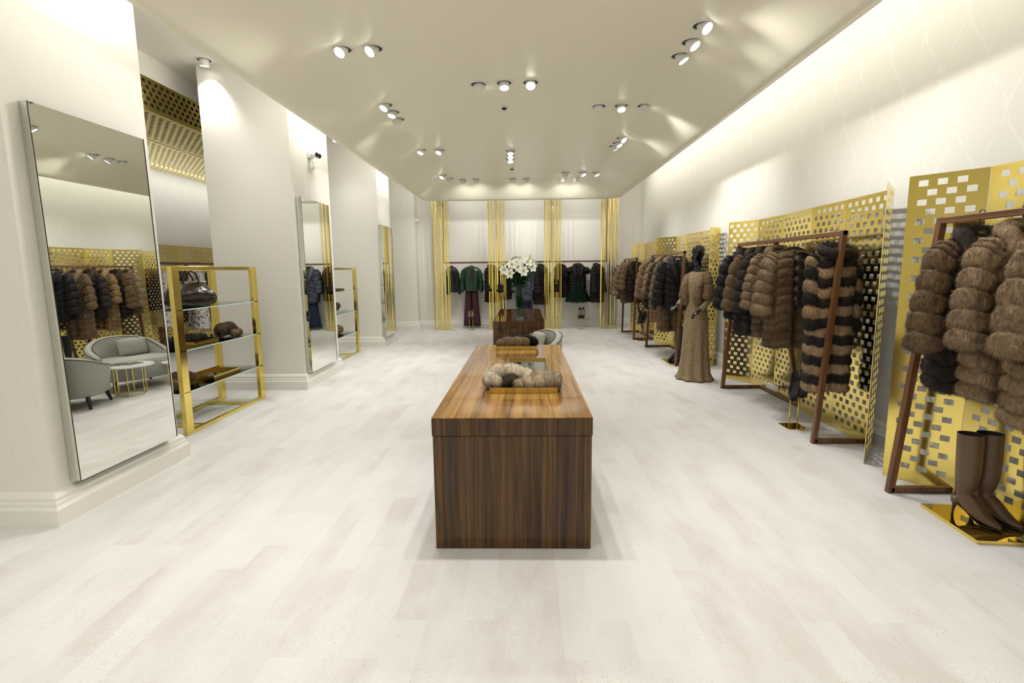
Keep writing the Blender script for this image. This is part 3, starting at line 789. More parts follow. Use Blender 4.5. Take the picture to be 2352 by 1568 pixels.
# second rack
coat('black fur jacket, far end of the striped-coat rack beside the mannequin', 2.66, 6.28, 1.845, .1, .92, .22, .28, .11, .10, .024, 6, BLACK, None, .60, .09, 'fur', 18000, .024, .0028, group=GB)
coat('brown fur coat with taupe suede cuffs, second from the mannequin', 2.66, 6.0, 1.845, -.1, 1.08, .20, .26, .10, .095, .024, 6, DARK, BROWN, .60, .085, 'fur', 17000, .024, .0027, group=GB)
coat('dark fur coat squeezed behind the brown sleeves on the striped-coat rack', 2.66, 5.76, 1.845, .05, 1.05, .20, .25, .10, .09, .022, 6, BLACK, DARK, .60, .08, 'fur', 17000, .024, .0027, group=GB)
coat('brown block-sleeved fur coat half hidden behind the ruffled coat', 2.66, 5.52, 1.845, -.06, 1.04, .20, .27, .10, .072, .026, 8, BROWN, SABLE, .54, .075, 'fur', 20000, .022, .0026, group=GB)
coat('large brown banded fur coat with a ruffled front', 2.66, 5.20, 1.845, .0, 1.10, .22, .30, .125, .082, .022, 6, BROWN, SABLE, .58, .085, 'none', 36000, .022, .0022, group=GB, sseg=0)
coat('long striped light and dark brown fur coat', 2.70, 4.60, 1.845, -.04, 1.41, .172, .215, .11, .083, .020, 6, (np.array((.33, .222, .125)), np.array((.020, .015, .012))), None, .66, .062, 'round', 32000, .022, .0022, stripes=True, group=GB, ccol=DARK, sseg=0, sleeve_out=-.045, lean=0)
rc = [o for o in COL.objects if o.parent is None and o.get('label', '').startswith('large brown banded')][0]
rf = MB(); rows_ = []
for k in range(60):
    u_ = k / 59; zz = -.16 - u_ * .52; wv = .030 * math.sin(u_ * 34); yy = -.150 - .02 * min(1, u_ * 4) - .012 * math.cos(u_ * 34)
    rows_.append([(-.045 + wv * .3, yy + .035, zz), (-.028 + wv, yy - .028, zz + .01), (.0 + wv * .4, yy, zz), (.03 + wv, yy - .022, zz - .008), (.045 + wv * .3, yy + .035, zz)])
V_ = [p for q in rows_ for p in q]; F_ = [[i * 5 + j, i * 5 + j + 1, (i + 1) * 5 + j + 1, (i + 1) * 5 + j] for i in range(59) for j in range(4)]
rf.add(V_, F_); ro = rf.build('front_ruffle', M['ruffle'], rc, True); so_ = ro.modifiers.new('thick', 'SOLIDIFY'); so_.thickness = .006
tg = MB().box(.20, .206, -.17, -.168, -.86, -.72); tg.build('price_tag', M['hanger'], rc)
# third rack
coat('brown fur jacket, far end of the third rack', 2.47, 9.95, 1.81, .12, .98, .2, .25, .1, .085, .024, 6, BROWN, SABLE, .62, .09, 'fur', 5000, .022, .005, group=GC)
coat('dark brown fur jacket, second from the far end of the third rack', 2.47, 9.66, 1.81, -.1, 1.02, .2, .25, .1, .085, .024, 6, DARK, BROWN, .64, .09, 'fur', 5000, .022, .005, group=GC)
coat('golden brown banded fur coat with stubby sleeves on the third rack', 2.47, 9.36, 1.81, .05, 1.22, .2, .25, .1, .08, .026, 8, GOLDEN, GOLDEN, .52, .075, 'fur', 6000, .02, .0045, group=GC)
coat('dark fur coat hidden in the middle of the third rack', 2.47, 9.08, 1.81, -.05, 1.0, .2, .24, .1, .085, .02, 6, DARK, None, .6, .08, 'fur', 4000, .022, .005, group=GC)
coat('long brown block-quilted fur coat below the black jacket on the third rack', 2.47, 8.80, 1.81, .03, 1.33, .2, .245, .1, .095, .024, 9, BROWN, BROWN, .6, .08, 'fur', 9000, .02, .004, group=GC)
coat('black fur jacket on a pale hanger, front of the third rack', 2.47, 8.42, 1.81, .0, .94, .235, .25, .12, .10, .022, 6, BLACK, None, .66, .085, 'fur', 10000, .026, .0042, group=GC, chev=.5, hanger='pale hanger')
# farthest rack
coat('brown fur jacket, far end of the farthest rack', 2.40, 12.3, 1.78, .1, .96, .2, .25, .1, .08, .024, 6, BROWN, None, .66, .085, 'fur', 3000, .022, .006, group=GD)
coat('brown fur jacket with dark cuff, middle of the farthest rack', 2.40, 12.0, 1.78, -.05, .94, .2, .25, .1, .08, .024, 6, BROWN, SABLE, .66, .085, 'fur', 3000, .022, .006, group=GD)
coat('brown chevron fur jacket, front of the farthest rack', 2.40, 11.62, 1.78, .0, 1.0, .235, .26, .11, .085, .022, 8, BROWN, BROWN, .5, .085, 'fur', 5000, .02, .005, group=GD, chev=.8)
coat('dark fur coat hidden at the near end of the farthest rack', 2.40, 11.34, 1.78, .0, .92, .2, .23, .09, .085, .022, 6, DARK, BROWN, .5, .075, 'fur', 3000, .02, .005, group=GD)
# alcove
coat('white spotted lynx fur coat nearer in the left alcove', -6.8, 9.45, 1.77, -.5, 1.22, .22, .3, .12, 0, .0, 0, SABLE, None, .66, .09, 'fur', 6000, .03, .007, material=M['lynx'], group=GE)
coat('white spotted lynx fur coat seen through the gold shelf', -6.75, 10.42, 1.77, -.6, 1.36, .22, .27, .12, 0, .0, 0, SABLE, None, .60, .085, 'fur', 6000, .03, .007, material=M['lynx'], group=GE)
coat('dark grey jacket at the far end of the alcove rack', -6.78, 11.1, 1.77, -.5, 1.3, .2, .25, .1, 0, .01, 0, DARK, None, .62, .075, 'lapel', 0, material=M['black_leather'], name='jacket', cat='jacket', group=GE)

# ---------------------------------------------------------------- hanging rail and clothes on the back wall
RZ = 1.77; RY = 13.66
t = thing('hanging_rail', 'long walnut hanging rail in front of the back wall', 'clothes rail', (0, RY, RZ))
MB().bar((-2.15, 0, -.02), (2.16, 0, -.02), .035, .042).build('rail', wood('rail_walnut_across', (.045, .018, .008), (.14, .058, .022), (.22, .10, .04), 'X', .35), t)
for px in (-2.13, -.725, .70, 2.14):
    MB().box(px - .018, px + .018, -.018, .018, 0, CZ - RZ).build('drop_post', M['rackwood'], t)
GR = 'clothes on the back wall rail'
coat('short black leather jacket, left end of the back rail', -1.93, RY, RZ, 1.0, .80, .19, .19, .09, 0, .006, 0, BLACK, None, .66, .058, 'lapel', 0, material=M['black_leather'], name='leather_jacket', cat='jacket', group=GR, lean=0)
coat('glossy green leather jacket over burgundy trousers on the back rail', -1.41, RY, RZ, 0, .78, .21, .185, .10, 0, .006, 0, BLACK, None, .60, .062, 'lapel', 0, material=M['green_leather'], name='leather_jacket', cat='jacket', group=GR, lean=0, sleeve_out=.02)
coat('dark brown fur coat beside the second gold slat screen', -.87, RY, RZ, 1.0, 1.07, .20, .23, .11, .085, .02, 7, NIGHT, None, .6, .08, 'fur', 4000, .022, .007, group=GR, lean=0)
coat('dark fur coat partly behind the second gold slat screen', -.54, RY, RZ, .9, 1.0, .20, .22, .11, .085, .02, 7, NIGHT, None, .62, .085, 'fur', 4000, .022, .007, group=GR, lean=0)
coat('blue-grey chevron fox fur coat over a navy skirt, behind the lilies', .0, RY, RZ, 0, 1.05, .22, .30, .12, .09, .022, 8, BLUE, None, .60, .095, 'fur', 7000, .03, .006, group=GR, lean=0, chev=-1.4)
coat('dark brown fur coat right of the lilies on the back rail', .43, RY, RZ, 1.0, 1.14, .20, .24, .12, .08, .02, 8, NIGHT, None, .66, .08, 'fur', 4000, .022, .007, group=GR, lean=0)
coat('dark fur coat half hidden by the third gold slat screen', .95, RY, RZ, .8, .96, .20, .22, .11, .085, .02, 7, NIGHT, None, .62, .08, 'fur', 4000, .022, .007, group=GR, lean=0)
coat('short dark fur vest over a green feather dress', 1.40, RY, RZ, 0, .98, .20, .27, .10, .085, .02, 6, NIGHT, None, .12, .085, 'fur', 5000, .024, .006, group=GR, lean=0, name='fur_vest', cat='vest', open_=.16)
coat('dark brown fur coat at the right end of the back rail', 1.91, RY, RZ, .95, 1.10, .20, .23, .12, .085, .022, 7, NIGHT, None, .66, .085, 'fur', 4000, .022, .007, group=GR, lean=0)
# burgundy trousers, navy skirt, feather dress
t = thing('trousers', 'long wide burgundy trousers hanging below the green jacket', 'trousers', (-1.42, RY + .01, 0))
for s in (-1, 1):
    mb = MB(); R_ = []
    for zz, cx_, rw, rd in ((.07, .115, .115, .05), (.3, .108, .108, .05), (.6, .095, .095, .05), (.9, .08, .085, .05), (1.05, .07, .08, .05)):
        R_.append([(s * cx_ + rw * math.cos(a) * (1 + .06 * math.sin(5 * a)), rd * math.sin(a) * (1 + .18 * math.sin(5 * a)), zz + .01 * math.sin(2 * a)) for a in [2 * PI * q / 40 for q in range(40)]])
    mb.rings(R_).build('trouser_leg', M['burgundy'], t, True)
mb = MB(); mb.lathe([(.14, 1.04), (.145, 1.2), (.13, 1.5), (.06, 1.56)], 36, sx=1, sy=.35).add([(-.052, -.115, 1.60), (.052, -.115, 1.60), (.004, -.138, 1.29), (-.045, -.06, 1.62), (.045, -.06, 1.62), (.004, -.10, 1.29)], [[0, 2, 1], [3, 4, 5], [0, 1, 4, 3], [1, 2, 5, 4], [2, 0, 3, 5]])
mb.build('blouse', M['burgundy'], t, False)
t = thing('skirt', 'long navy skirt hanging below the blue fur coat', 'skirt', (0.01, RY + .02, 0))
mb = MB(); R_ = []
for zz, rw in ((.06, .26), (.3, .215), (.6, .18), (.9, .15)):
    R_.append([(rw * math.cos(a) * (1 + .05 * math.sin(9 * a)), .33 * rw * math.sin(a) * (1 + .25 * math.sin(9 * a)), zz + .008 * math.sin(5 * a)) for a in [2 * PI * q / 72 for q in range(72)]])
mb.rings(R_).build('pleated_skirt', M['navy'], t, True)
t = thing('feather_dress', 'dark green feather dress flaring below the fur vest', 'dress', (1.40, RY - .04, 0))
nr, na = 30, 60; zt = np.linspace(0, 1, nr); ang = np.linspace(0, 2 * PI, na, endpoint=False)
w = np.interp(zt, [0, .1, .3, 1], [.05, .08, .12, .315]); Z = 1.42 - zt * .72
rows = np.stack([w[:, None] * np.cos(ang)[None], w[:, None] * .42 * np.sin(ang)[None] - .03 * zt[:, None], np.broadcast_to(Z[:, None], (nr, na)) + .03 * (np.cos(ang) ** 2)[None] * zt[:, None]], -1)
V, F = grid_surface(rows); vn = vnormals(V, F)
if (V[:, 0] * vn[:, 0]).sum() < 0: F = F[:, ::-1].copy()
C = np.tile(np.array((.005, .024, .009)), (len(V), 1)) * (.6 + .8 * rng.random((len(V), 1)))
fur_obj('feather_skirt', V, F, C, t, 5000, .075, .012, spread=.35)
fur_obj('bodice', *tube_surface([(0, 0, 1.45), (0, 0, 1.30)], [.10, .10], 0, 0, 0, (np.array((.005, .024, .009)),) * 2, 24, 8, flat=.5), t, 300, .03, .008)
# hangers
for k, (lab, x, y, z, rz, hg, hgroup, sw) in enumerate(HANG):
    short = lab.split(',')[0]
    words = short.split()[:11]
    hanger_obj(('pale wooden hanger of the ' if hg.startswith('pale') else 'dark hanger of the ') + ' '.join(words), x, y, z + .001, rz, hg.startswith('pale'), 'clothes hangers', k == 0)

# gold slat screens before the back wall
SLW = [.030, .014, .024, .010, .018, .034, .012, .028, .016, .020, .012]
def slat_screen(label, x0, x1, y, h):
    xm = (x0 + x1) / 2
    t = thing('slat_screen', label, 'screen', (xm, y, 0), 0, 'vertical gold slat screens')
    tot = sum(SLW); gap = ((x1 - x0) - tot) / (len(SLW) - 1); x = x0 - xm
    for k, w_ in enumerate(SLW):
        a = math.radians((-4, 3, -2, 5, 0, 2, -5, 3, -3, 4, 0)[k])
        mb = MB(); mb.box(-w_ / 2, w_ / 2, -.003, .003, .02, h); mb.xf(Matrix.Translation((x + w_ / 2, (0, .03, 0, .05, .015, 0, .04, .01, .05, 0, .02)[k], 0)) @ Matrix.Rotation(a, 4, 'Z'))
        mb.build('slat', M['goldslat'], t); x += w_ + gap
    MB().box(x0 - xm - .02, x1 - xm + .02, -.03, .08, 0, .02).build('base_plate', M['brass'], t)
    MB().box(x0 - xm, x1 - xm, -.01, .06, h, h + .03).build('top_plate', M['brass'], t)
YS = 13.38
for (x0, x1), lab in (((-2.37, -1.94), 'vertical gold slat screen at the left end of the back wall'), ((-.93, -.49), 'second vertical gold slat screen from the left, left of the lilies'),
                      ((.51, .95), 'third vertical gold slat screen, right of the lilies'), ((1.955, 2.40), 'vertical gold slat screen at the right end of the back wall')):
    slat_screen(lab, x0, x1, YS, CZ - .04)

# ---------------------------------------------------------------- shoes and boots
def sweep_shoe(mb, path, wid, hei, n=20, cap0=True, cap1=True):
    """elliptic sections along a path in the local YZ plane (toe towards -Y)"""
    P = [Vector(p) for p in path]; k = len(P); R_ = []
    for i, p in enumerate(P):
        d = (P[min(i + 1, k - 1)] - P[max(i - 1, 0)]).normalized(); a = Vector((1, 0, 0)); b = d.cross(a).normalized()
        R_.append([p + a * (wid[i] * math.cos(t)) + b * (hei[i] * math.sin(t)) for t in [2 * PI * q / n for q in range(n)]])
    mb.rings(R_, cap0, cap1); return mb
def boot(label, x, y, z, rz, h, material, s=1.0, group=None):
    t = thing('boot', label, 'boot', (x, y, z), rz, group)
    mb = MB()
    path = [(0, .010, h), (0, .006, h * .8), (0, .0, h * .55), (0, .005, h * .38), (0, .012, .17), (0, .008, .135), (0, -.018, .105), (0, -.055, .080), (0, -.10, .050), (0, -.14, .032), (0, -.175, .024), (0, -.20, .018)]
    wid = [.062, .061, .060, .052, .042, .040, .040, .041, .042, .036, .022, .006]
    hei = [.066, .066, .065, .055, .045, .046, .056, .052, .036, .026, .018, .008]
    sweep_shoe(mb, path, wid, hei, 28, False, True); mb.build('shaft_and_foot', material, t, True, subsurf=1)
    inner = MB(); sweep_shoe(inner, [(0, .010, h - .001), (0, .006, h * .8)], [.0595, .057], [.0635, .061], 28, False, True); inner.build('lining', M['lining'], t, True)
    MB().rings([[(.032 * math.cos(a) * k_, .042 + .034 * math.sin(a) * k_, zz) for a in [2 * PI * q / 16 for q in range(16)]] for k_, zz in ((1.0, .115), (.95, .08))]).build('heel_seat', material, t, True)
    MB().rings([[(r * math.cos(a), yy + r * math.sin(a), zz) for a in [2 * PI * q / 12 for q in range(12)]] for r, yy, zz in ((.006, .062, 0), (.007, .060, .03), (.012, .055, .06), (.024, .048, .085), (.028, .045, .095))]).build('heel', M['black'], t, True)
    so = MB(); R_ = []
    for yy, zz, w_ in ((.03, .076, .026), (-.02, .055, .030), (-.07, .022, .036), (-.11, .006, .038), (-.15, .004, .030), (-.20, .008, .006)):
        R_.append([(-w_, yy, zz), (w_, yy, zz), (w_, yy, zz + .006), (-w_, yy, zz + .006)])
    so.rings(R_).build('sole', M['black'], t)
    return t
def pump(label, loc, rot, material, parts_gold=False, group=None, s=1.0):
    """high-heeled pump, toe towards -Y, origin under the ball"""
    t = thing('high_heel_shoe', label, 'shoe', loc, 0, group); t.rotation_euler = rot; t.scale = (s, s, s)
    # upper: open U shell
    st = [(-.085, .010, .012, .020), (-.065, .010, .026, .030), (-.035, .014, .037, .040), (0.0, .022, .037, .042), (.035, .040, .031, .048), (.075, .068, .028, .056), (.105, .086, .029, .066), (.125, .092, .020, .070)]
    mb = MB(); rows = []
    for i, (yy, zz, w_, hh) in enumerate(st):
        row = []
        for q in range(13):
            a = PI * q / 12
            if i < 3: row.append((w_ * math.cos(a), yy, zz + hh * math.sin(a) * .9))
            else:
                side = math.cos(a); lift = min(1, abs(side) * 1.6) if i < 7 else 1
                top = hh * (abs(math.cos(a)) ** .5) if abs(side) > .35 else .002
                row.append((w_ * (1 if side > .35 else -1 if side < -.35 else side / .35), yy, zz + (hh * .95 * min(1, (abs(side) - .35) / .5) if abs(side) > .35 else .0)) if i < 7 else (w_ * math.cos(a), yy + .006 * math.sin(a), zz + hh * (.9 if 2 < q < 10 else .5)))
        rows.append(row)
    V = [p for r in rows for p in r]; F = []
    for i in range(len(rows) - 1):
        for q in range(12): F.append([i * 13 + q, i * 13 + q + 1, (i + 1) * 13 + q + 1, (i + 1) * 13 + q])
    mb.add(V, F); o = mb.build('upper', material, t, True); so = o.modifiers.new('thick', 'SOLIDIFY'); so.thickness = .003
    sb = MB(); R_ = []
    for yy, zz, w_, hh in st:
        R_.append([(-w_, yy, zz - .008), (w_, yy, zz - .008), (w_, yy, zz), (-w_, yy, zz)])
    sb.rings(R_).build('sole', M['pages'] if parts_gold else M['black'], t)
    MB().rings([[(-w_ * .82, yy, zz + .003), (w_ * .82, yy, zz + .003), (w_ * .82, yy, zz + .007), (-w_ * .82, yy, zz + .007)] for yy, zz, w_, hh in st[2:]]).build('insole', M['insole'] if parts_gold else M['black'], t)
    MB().rings([[(r * math.cos(a), yy + r * math.sin(a), zz) for a in [2 * PI * q / 10 for q in range(10)]] for r, yy, zz in ((.005, .118, -.004), (.006, .117, .04), (.013, .108, .07), (.022, .103, .086))]).build('heel', material, t, True)
    return t
def plate(label, pts, th, group=None, name='display_plate', cat='display plate'):
    cx_ = sum(p[0] for p in pts) / len(pts); cy_ = sum(p[1] for p in pts) / len(pts)
    t = thing(name, label, cat, (cx_, cy_, 0), 0, group)
    V = [(p[0] - cx_, p[1] - cy_, z) for z in (0, th) for p in pts]; n = len(pts)
    MB().add(V, [list(range(n))[::-1], [n + i for i in range(n)]] + [[i, (i + 1) % n, n + (i + 1) % n, n + i] for i in range(n)]).build('mirror_plate', M['goldmirror'], t)
    return t
plate('thick polished gold plate on the floor under the brown boots', [(2.555, 3.205), (2.520, 2.745), (2.98, 2.70), (3.0, 3.16)], .022, 'gold display plates')
plate('polished gold plate on the floor under the black boots', [(2.315, 8.66), (2.33, 8.20), (2.65, 8.20), (2.66, 8.66)], .02, 'gold display plates')
boot('tall taupe leather boot, left one on the near gold plate', 2.672, 3.02, .022, .30, .525, M['boot_leather'], group='taupe boots')
boot('tall taupe leather boot, right one on the near gold plate', 2.795, 3.03, .022, .34, .525, M['boot_leather'], group='taupe boots')
boot('tall black suede boot, farther one on the far gold plate', 2.56, 8.55, .02, -1.15, .56, M['suede'], group='black boots')
boot('tall black suede boot, nearer one beside the rack leg', 2.58, 8.38, .02, -1.15, .56, M['suede'], group='black boots')
def shoe_stand(label, x, y, rz, size=(.19, .2), rods=(.33, .36), gap=.08):
    t = thing('shoe_stand', label, 'shoe stand', (x, y, 0), rz, 'gold shoe stands')
    MB().box(-size[0] / 2, size[0] / 2, -size[1] / 2, size[1] / 2, 0, .008).build('base_plate', M['goldmirror'], t)
    for s, h in zip((-1, 1), rods):
        MB().lathe([(.0065, .008), (.0065, h)], 12, (s * gap / 2, 0, 0)).build('rod', M['brass'], t, True)
    return t
shoe_stand('gold two-rod shoe stand in front of the striped coat rack', 2.612, 4.91, 0)
pump('black suede high heel, left one on the stand by the striped coat', (2.575, 4.86, .335), (.55, 0, -.55), M['suede'], group='black suede heels', s=1.15)
pump('black suede high heel, right one on the stand by the striped coat', (2.655, 4.86, .365), (.55, 0, -.55), M['suede'], group='black suede heels', s=1.15)
shoe_stand('gold two-rod shoe stand before the farthest clothes rack', 2.53, 11.1, 0, rods=(.42, .42))
pump('dark high heel, left one on the stand by the farthest rack', (2.49, 11.05, .42), (.55, 0, -.9), M['suede'], group='dark heels', s=1.15)
pump('dark high heel, right one on the stand by the farthest rack', (2.57, 11.05, .42), (.55, 0, -.9), M['suede'], group='dark heels', s=1.15)
for x, mt, lab in ((-1.405, M['burgundy'], 'burgundy'), (1.452, M['gloss_black'], 'black patent'), (-.02, M['navy'], 'navy')):
    wh = {'burgundy': 'below the burgundy trousers', 'black patent': 'below the feather dress', 'navy': 'below the navy skirt'}[lab]
    shoe_stand('gold two-rod shoe stand ' + wh, x, 13.30, 0, (.2, .1), (.34, .34), .085)
    pump(lab + ' high heel, left one on the stand ' + wh, (x - .0425, 13.27, .36), (1.15, 0, .0), mt, True, group='heels at the back wall', s=1.2)
    pump(lab + ' high heel, right one on the stand ' + wh, (x + .0425, 13.27, .36), (1.15, 0, .0), mt, True, group='heels at the back wall', s=1.2)

# ---------------------------------------------------------------- mannequin
t = thing('mannequin', 'glossy black mannequin in a long beige lace dress and fur bolero', 'mannequin', (2.36, 7.12, 0), math.radians(-60))
mb = MB()
# head: stacked sections, face towards -Y
hd = [(1.585, .050, .055, .012), (1.615, .052, .060, -.002), (1.64, .056, .072, -.012), (1.665, .062, .088, -.012), (1.695, .069, .094, -.008), (1.73, .074, .097, -.002), (1.765, .077, .099, .004), (1.80, .075, .095, .010), (1.83, .064, .080, .014), (1.85, .045, .056, .016), (1.862, .018, .022, .018)]
R_ = []
for zz, w_, d_, cy_ in hd:
    ringp = []
    for q in range(40):
        a = 2 * PI * q / 40 - PI / 2; x_, y_ = w_ * math.cos(a), d_ * math.sin(a)
        fr_ = max(0, -math.sin(a)) ** 8
        nose = .024 * math.exp(-((zz - 1.708) / .022) ** 2) * fr_ ** 1.5 * 1.3
        brow = .006 * math.exp(-((zz - 1.765) / .016) ** 2) * max(0, -math.sin(a)) ** 3
        chin = .010 * math.exp(-((zz - 1.645) / .018) ** 2) * fr_
        lip = .007 * math.exp(-((zz - 1.672) / .010) ** 2) * fr_
        eye = -.010 * math.exp(-((zz - 1.742) / .014) ** 2) * math.exp(-((abs(x_) - .032) / .016) ** 2) * (1 if math.sin(a) < 0 else 0)
        ringp.append((x_, y_ + cy_ - nose - brow - chin - lip - eye, zz))
    R_.append(ringp)
fine = []
for i in range(len(R_) - 1):
    for s in range(4):
        f = s / 4
        zz = hd[i][0] * (1 - f) + hd[i + 1][0] * f; w_ = hd[i][1] * (1 - f) + hd[i + 1][1] * f; d_ = hd[i][2] * (1 - f) + hd[i + 1][2] * f; cy_ = hd[i][3] * (1 - f) + hd[i + 1][3] * f
        ringp = []
        for q in range(40):
            a = 2 * PI * q / 40 - PI / 2; x_, y_ = w_ * math.cos(a), d_ * math.sin(a); fr_ = max(0, -math.sin(a)) ** 8
            sn = 1 if math.sin(a) < 0 else 0
            dy = .026 * math.exp(-((zz - 1.706) / .020) ** 2) * fr_ ** 2 + .006 * math.exp(-((zz - 1.768) / .014) ** 2) * max(0, -math.sin(a)) ** 3
            dy += .010 * math.exp(-((zz - 1.643) / .016) ** 2) * fr_ + .008 * math.exp(-((zz - 1.676) / .008) ** 2) * fr_ + .006 * math.exp(-((zz - 1.663) / .006) ** 2) * fr_
            dy -= .011 * math.exp(-((zz - 1.742) / .013) ** 2) * math.exp(-((abs(x_) - .032) / .015) ** 2) * sn
            ringp.append((x_, y_ + cy_ - dy, zz))
        fine.append(ringp)
fine.append(R_[-1])
mb.rings(fine)
for s in (-1, 1):   # ears
    mb.rings([[(s * (.074 + dx), .012 + r_ * math.cos(a) * .6, 1.728 + r_ * math.sin(a)) for a in [2 * PI * q / 14 for q in range(14)]] for dx, r_ in ((-.006, .026), (.006, .030), (.011, .026), (.007, .014))])
mb.lathe([(.15, 1.2), (.15, 1.36), (.14, 1.42), (.09, 1.47), (.058, 1.50), (.050, 1.55), (.050, 1.60)], 32, (0, .012, 0), sy=.62)
mb.lathe([(.15, .90), (.12, 1.1), (.15, 1.25)], 32, (0, .01, 0), sy=.65)
def mann_arm(mb, sh, el, wr, fd, curl):
    mb.tube([sh, tuple(np.array(sh) * .5 + np.array(el) * .5), el, tuple(np.array(el) * .5 + np.array(wr) * .5), wr], [.052, .045, .040, .035, .024], 14)
    w_ = Vector(wr); f = Vector(fd).normalized(); side = f.cross(Vector((0, 0, 1))).normalized(); up = side.cross(f)
    mb.tube([w_, w_ + f * .03, w_ + f * .085], [.022, .034, .034], 12, flat=.42) if False else mb.rings([[w_ + f * l + side * (wd * math.cos(a)) + up * (th * math.sin(a)) for a in [2 * PI * q / 14 for q in range(14)]] for l, wd, th in ((0, .022, .018), (.03, .033, .016), (.085, .038, .013), (.095, .030, .009))])
    for k, (off, ln) in enumerate(((-.028, .066), (-.010, .076), (.009, .071), (.026, .056))):
        p0 = w_ + f * .082 + side * off
        dn = -up * curl
        pts = [p0, p0 + f * ln * .4 + dn * ln * .08, p0 + f * ln * .72 + dn * ln * .30, p0 + f * ln * .92 + dn * ln * .6]
        mb.tube(pts, [.0098, .0092, .0084, .006], 8)
    p0 = w_ + f * .03 - side * .03
    mb.tube([p0, p0 + f * .025 - side * .022, p0 + f * .055 - side * .028 - up * .008], [.0115, .0105, .007], 8)
mann_arm(mb, (-.15, .01, 1.39), (-.205, -.01, 1.12), (-.15, -.20, 1.03), (.18, -.95, -.25), .8)
mann_arm(mb, (.15, .01, 1.39), (.205, .02, 1.12), (.17, -.13, .98), (-.15, -.8, -.5), .8)
o = mb.build('body', M['gloss_black'], t, True)
rm = o.modifiers.new('remesh', 'REMESH'); rm.mode = 'VOXEL'; rm.voxel_size = .0045; rm.use_smooth_shade = True
sm = o.modifiers.new('smooth', 'SMOOTH'); sm.iterations = 2; sm.factor = .5
# dress
mb = MB(); R_ = []
for zz, w_, d_, fold in ((.012, .262, .232, .10), (.03, .245, .215, .10), (.09, .215, .19, .09), (.35, .188, .165, .06), (.6, .180, .155, .025), (.85, .172, .145, .0), (.95, .160, .130, 0), (1.1, .132, .102, 0), (1.25, .160, .118, 0), (1.36, .162, .112, 0), (1.43, .14, .092, 0), (1.475, .095, .075, 0), (1.492, .072, .066, 0)):
    R_.append([(w_ * math.cos(a) * (1 + fold * math.sin(9 * a)) , d_ * math.sin(a) * (1 + fold * math.sin(9 * a + .5)) + .012, zz) for a in [2 * PI * q / 90 for q in range(90)]])
mb.rings(R_, True, False).build('lace_dress', M['lace'], t, True)
MB().tube([(-.155, .01, 1.38), (-.206, -.01, 1.12), (-.18, -.11, 1.07), (-.153, -.187, 1.036)], [.056, .048, .044, .034], 18).build('lace_sleeve', M['lace'], t, True)
MB().tube([(.155, .01, 1.38), (.206, .02, 1.12), (.188, -.05, 1.05), (.173, -.118, .99)], [.056, .048, .044, .034], 18).build('lace_sleeve', M['lace'], t, True)
BOL = (np.array((.32, .22, .125)), np.array((.14, .09, .05)))
for s in (-1, 1):
    V, F, C = tube_surface([(s * .09, .03, 1.43), (s * .155, .01, 1.40), (s * .195, .0, 1.25), (s * .200, -.02, 1.12)], [.055, .07, .072, .074], 4, .009, 0, BOL, 24, 50)
    fur_obj('bolero_sleeve', V, F, C, t, 4000, .025, .0042)
    V, F, C = tube_surface([(s * .03, .11, 1.45), (s * .10, .09, 1.46), (s * .125, -.02, 1.42), (s * .12, -.10, 1.30), (s * .11, -.105, 1.15), (s * .115, -.085, 1.04)], [.04, .045, .047, .05, .05, .045], 5, .012, 0, BOL, 20, 50)
    fur_obj('bolero_front', V, F, C, t, 4000, .025, .0042)
V, F, C = tube_surface([(0, .055, 1.45), (0, .06, 1.30), (0, .055, 1.06)], [.12, .145, .14], 5, .012, 0, BOL, 30, 40, flat=.62)
fur_obj('bolero_back', V, F, C, t, 3000, .025, .0045)
plate('dark metal floor plate of the mannequin', [(2.16, 7.30), (2.22, 6.98), (2.62, 6.98), (2.62, 7.38)], .008, name='floor_plate', cat='floor plate')

# ---------------------------------------------------------------- gold glass shelves by the pillars
def shelf(label, y0, x0=-3.25):
    t = thing('display_shelf', label, 'shelf', (x0, y0, 0), 0, 'gold and glass display shelves')
    Ln, D, H, a, b = 1.50, .50, 1.62, .045, .10
    for x in (0, -D):
        nm = 'front_frame' if x == 0 else 'back_frame'
        mb = MB()
        mb.box(x - a, x, 0, b, 0, H); mb.box(x - a, x, Ln - b, Ln, 0, H); mb.box(x - a, x, b, Ln - b, H - .04, H); mb.box(x - a, x, b, Ln - b, 0, .035)
        mb.build(nm, M['goldmirror'] if False else M['gold'], t, bevel=.002)
    for yy in (.28, 1.16):
        MB().box(-D, -a, yy, yy + .05, 0.002, .03).build('cross_bar', M['gold'], t)
    for zz in (1.20, .81, .41):
        g = MB().box(-D - a, 0, .012, Ln - .012, zz, zz + .010).build('glass_shelf', M['glass'], t)
        MB().box(-.0005, .001, .1, Ln - .1, zz, zz + .010).build('glass_edge', M['glassedge'], g)
    return t
shelf('gold-framed glass display shelf with the handbag, between the first pillars', 4.68)
shelf('farther gold-framed glass display shelf behind the middle pillar', 8.25, -3.2)

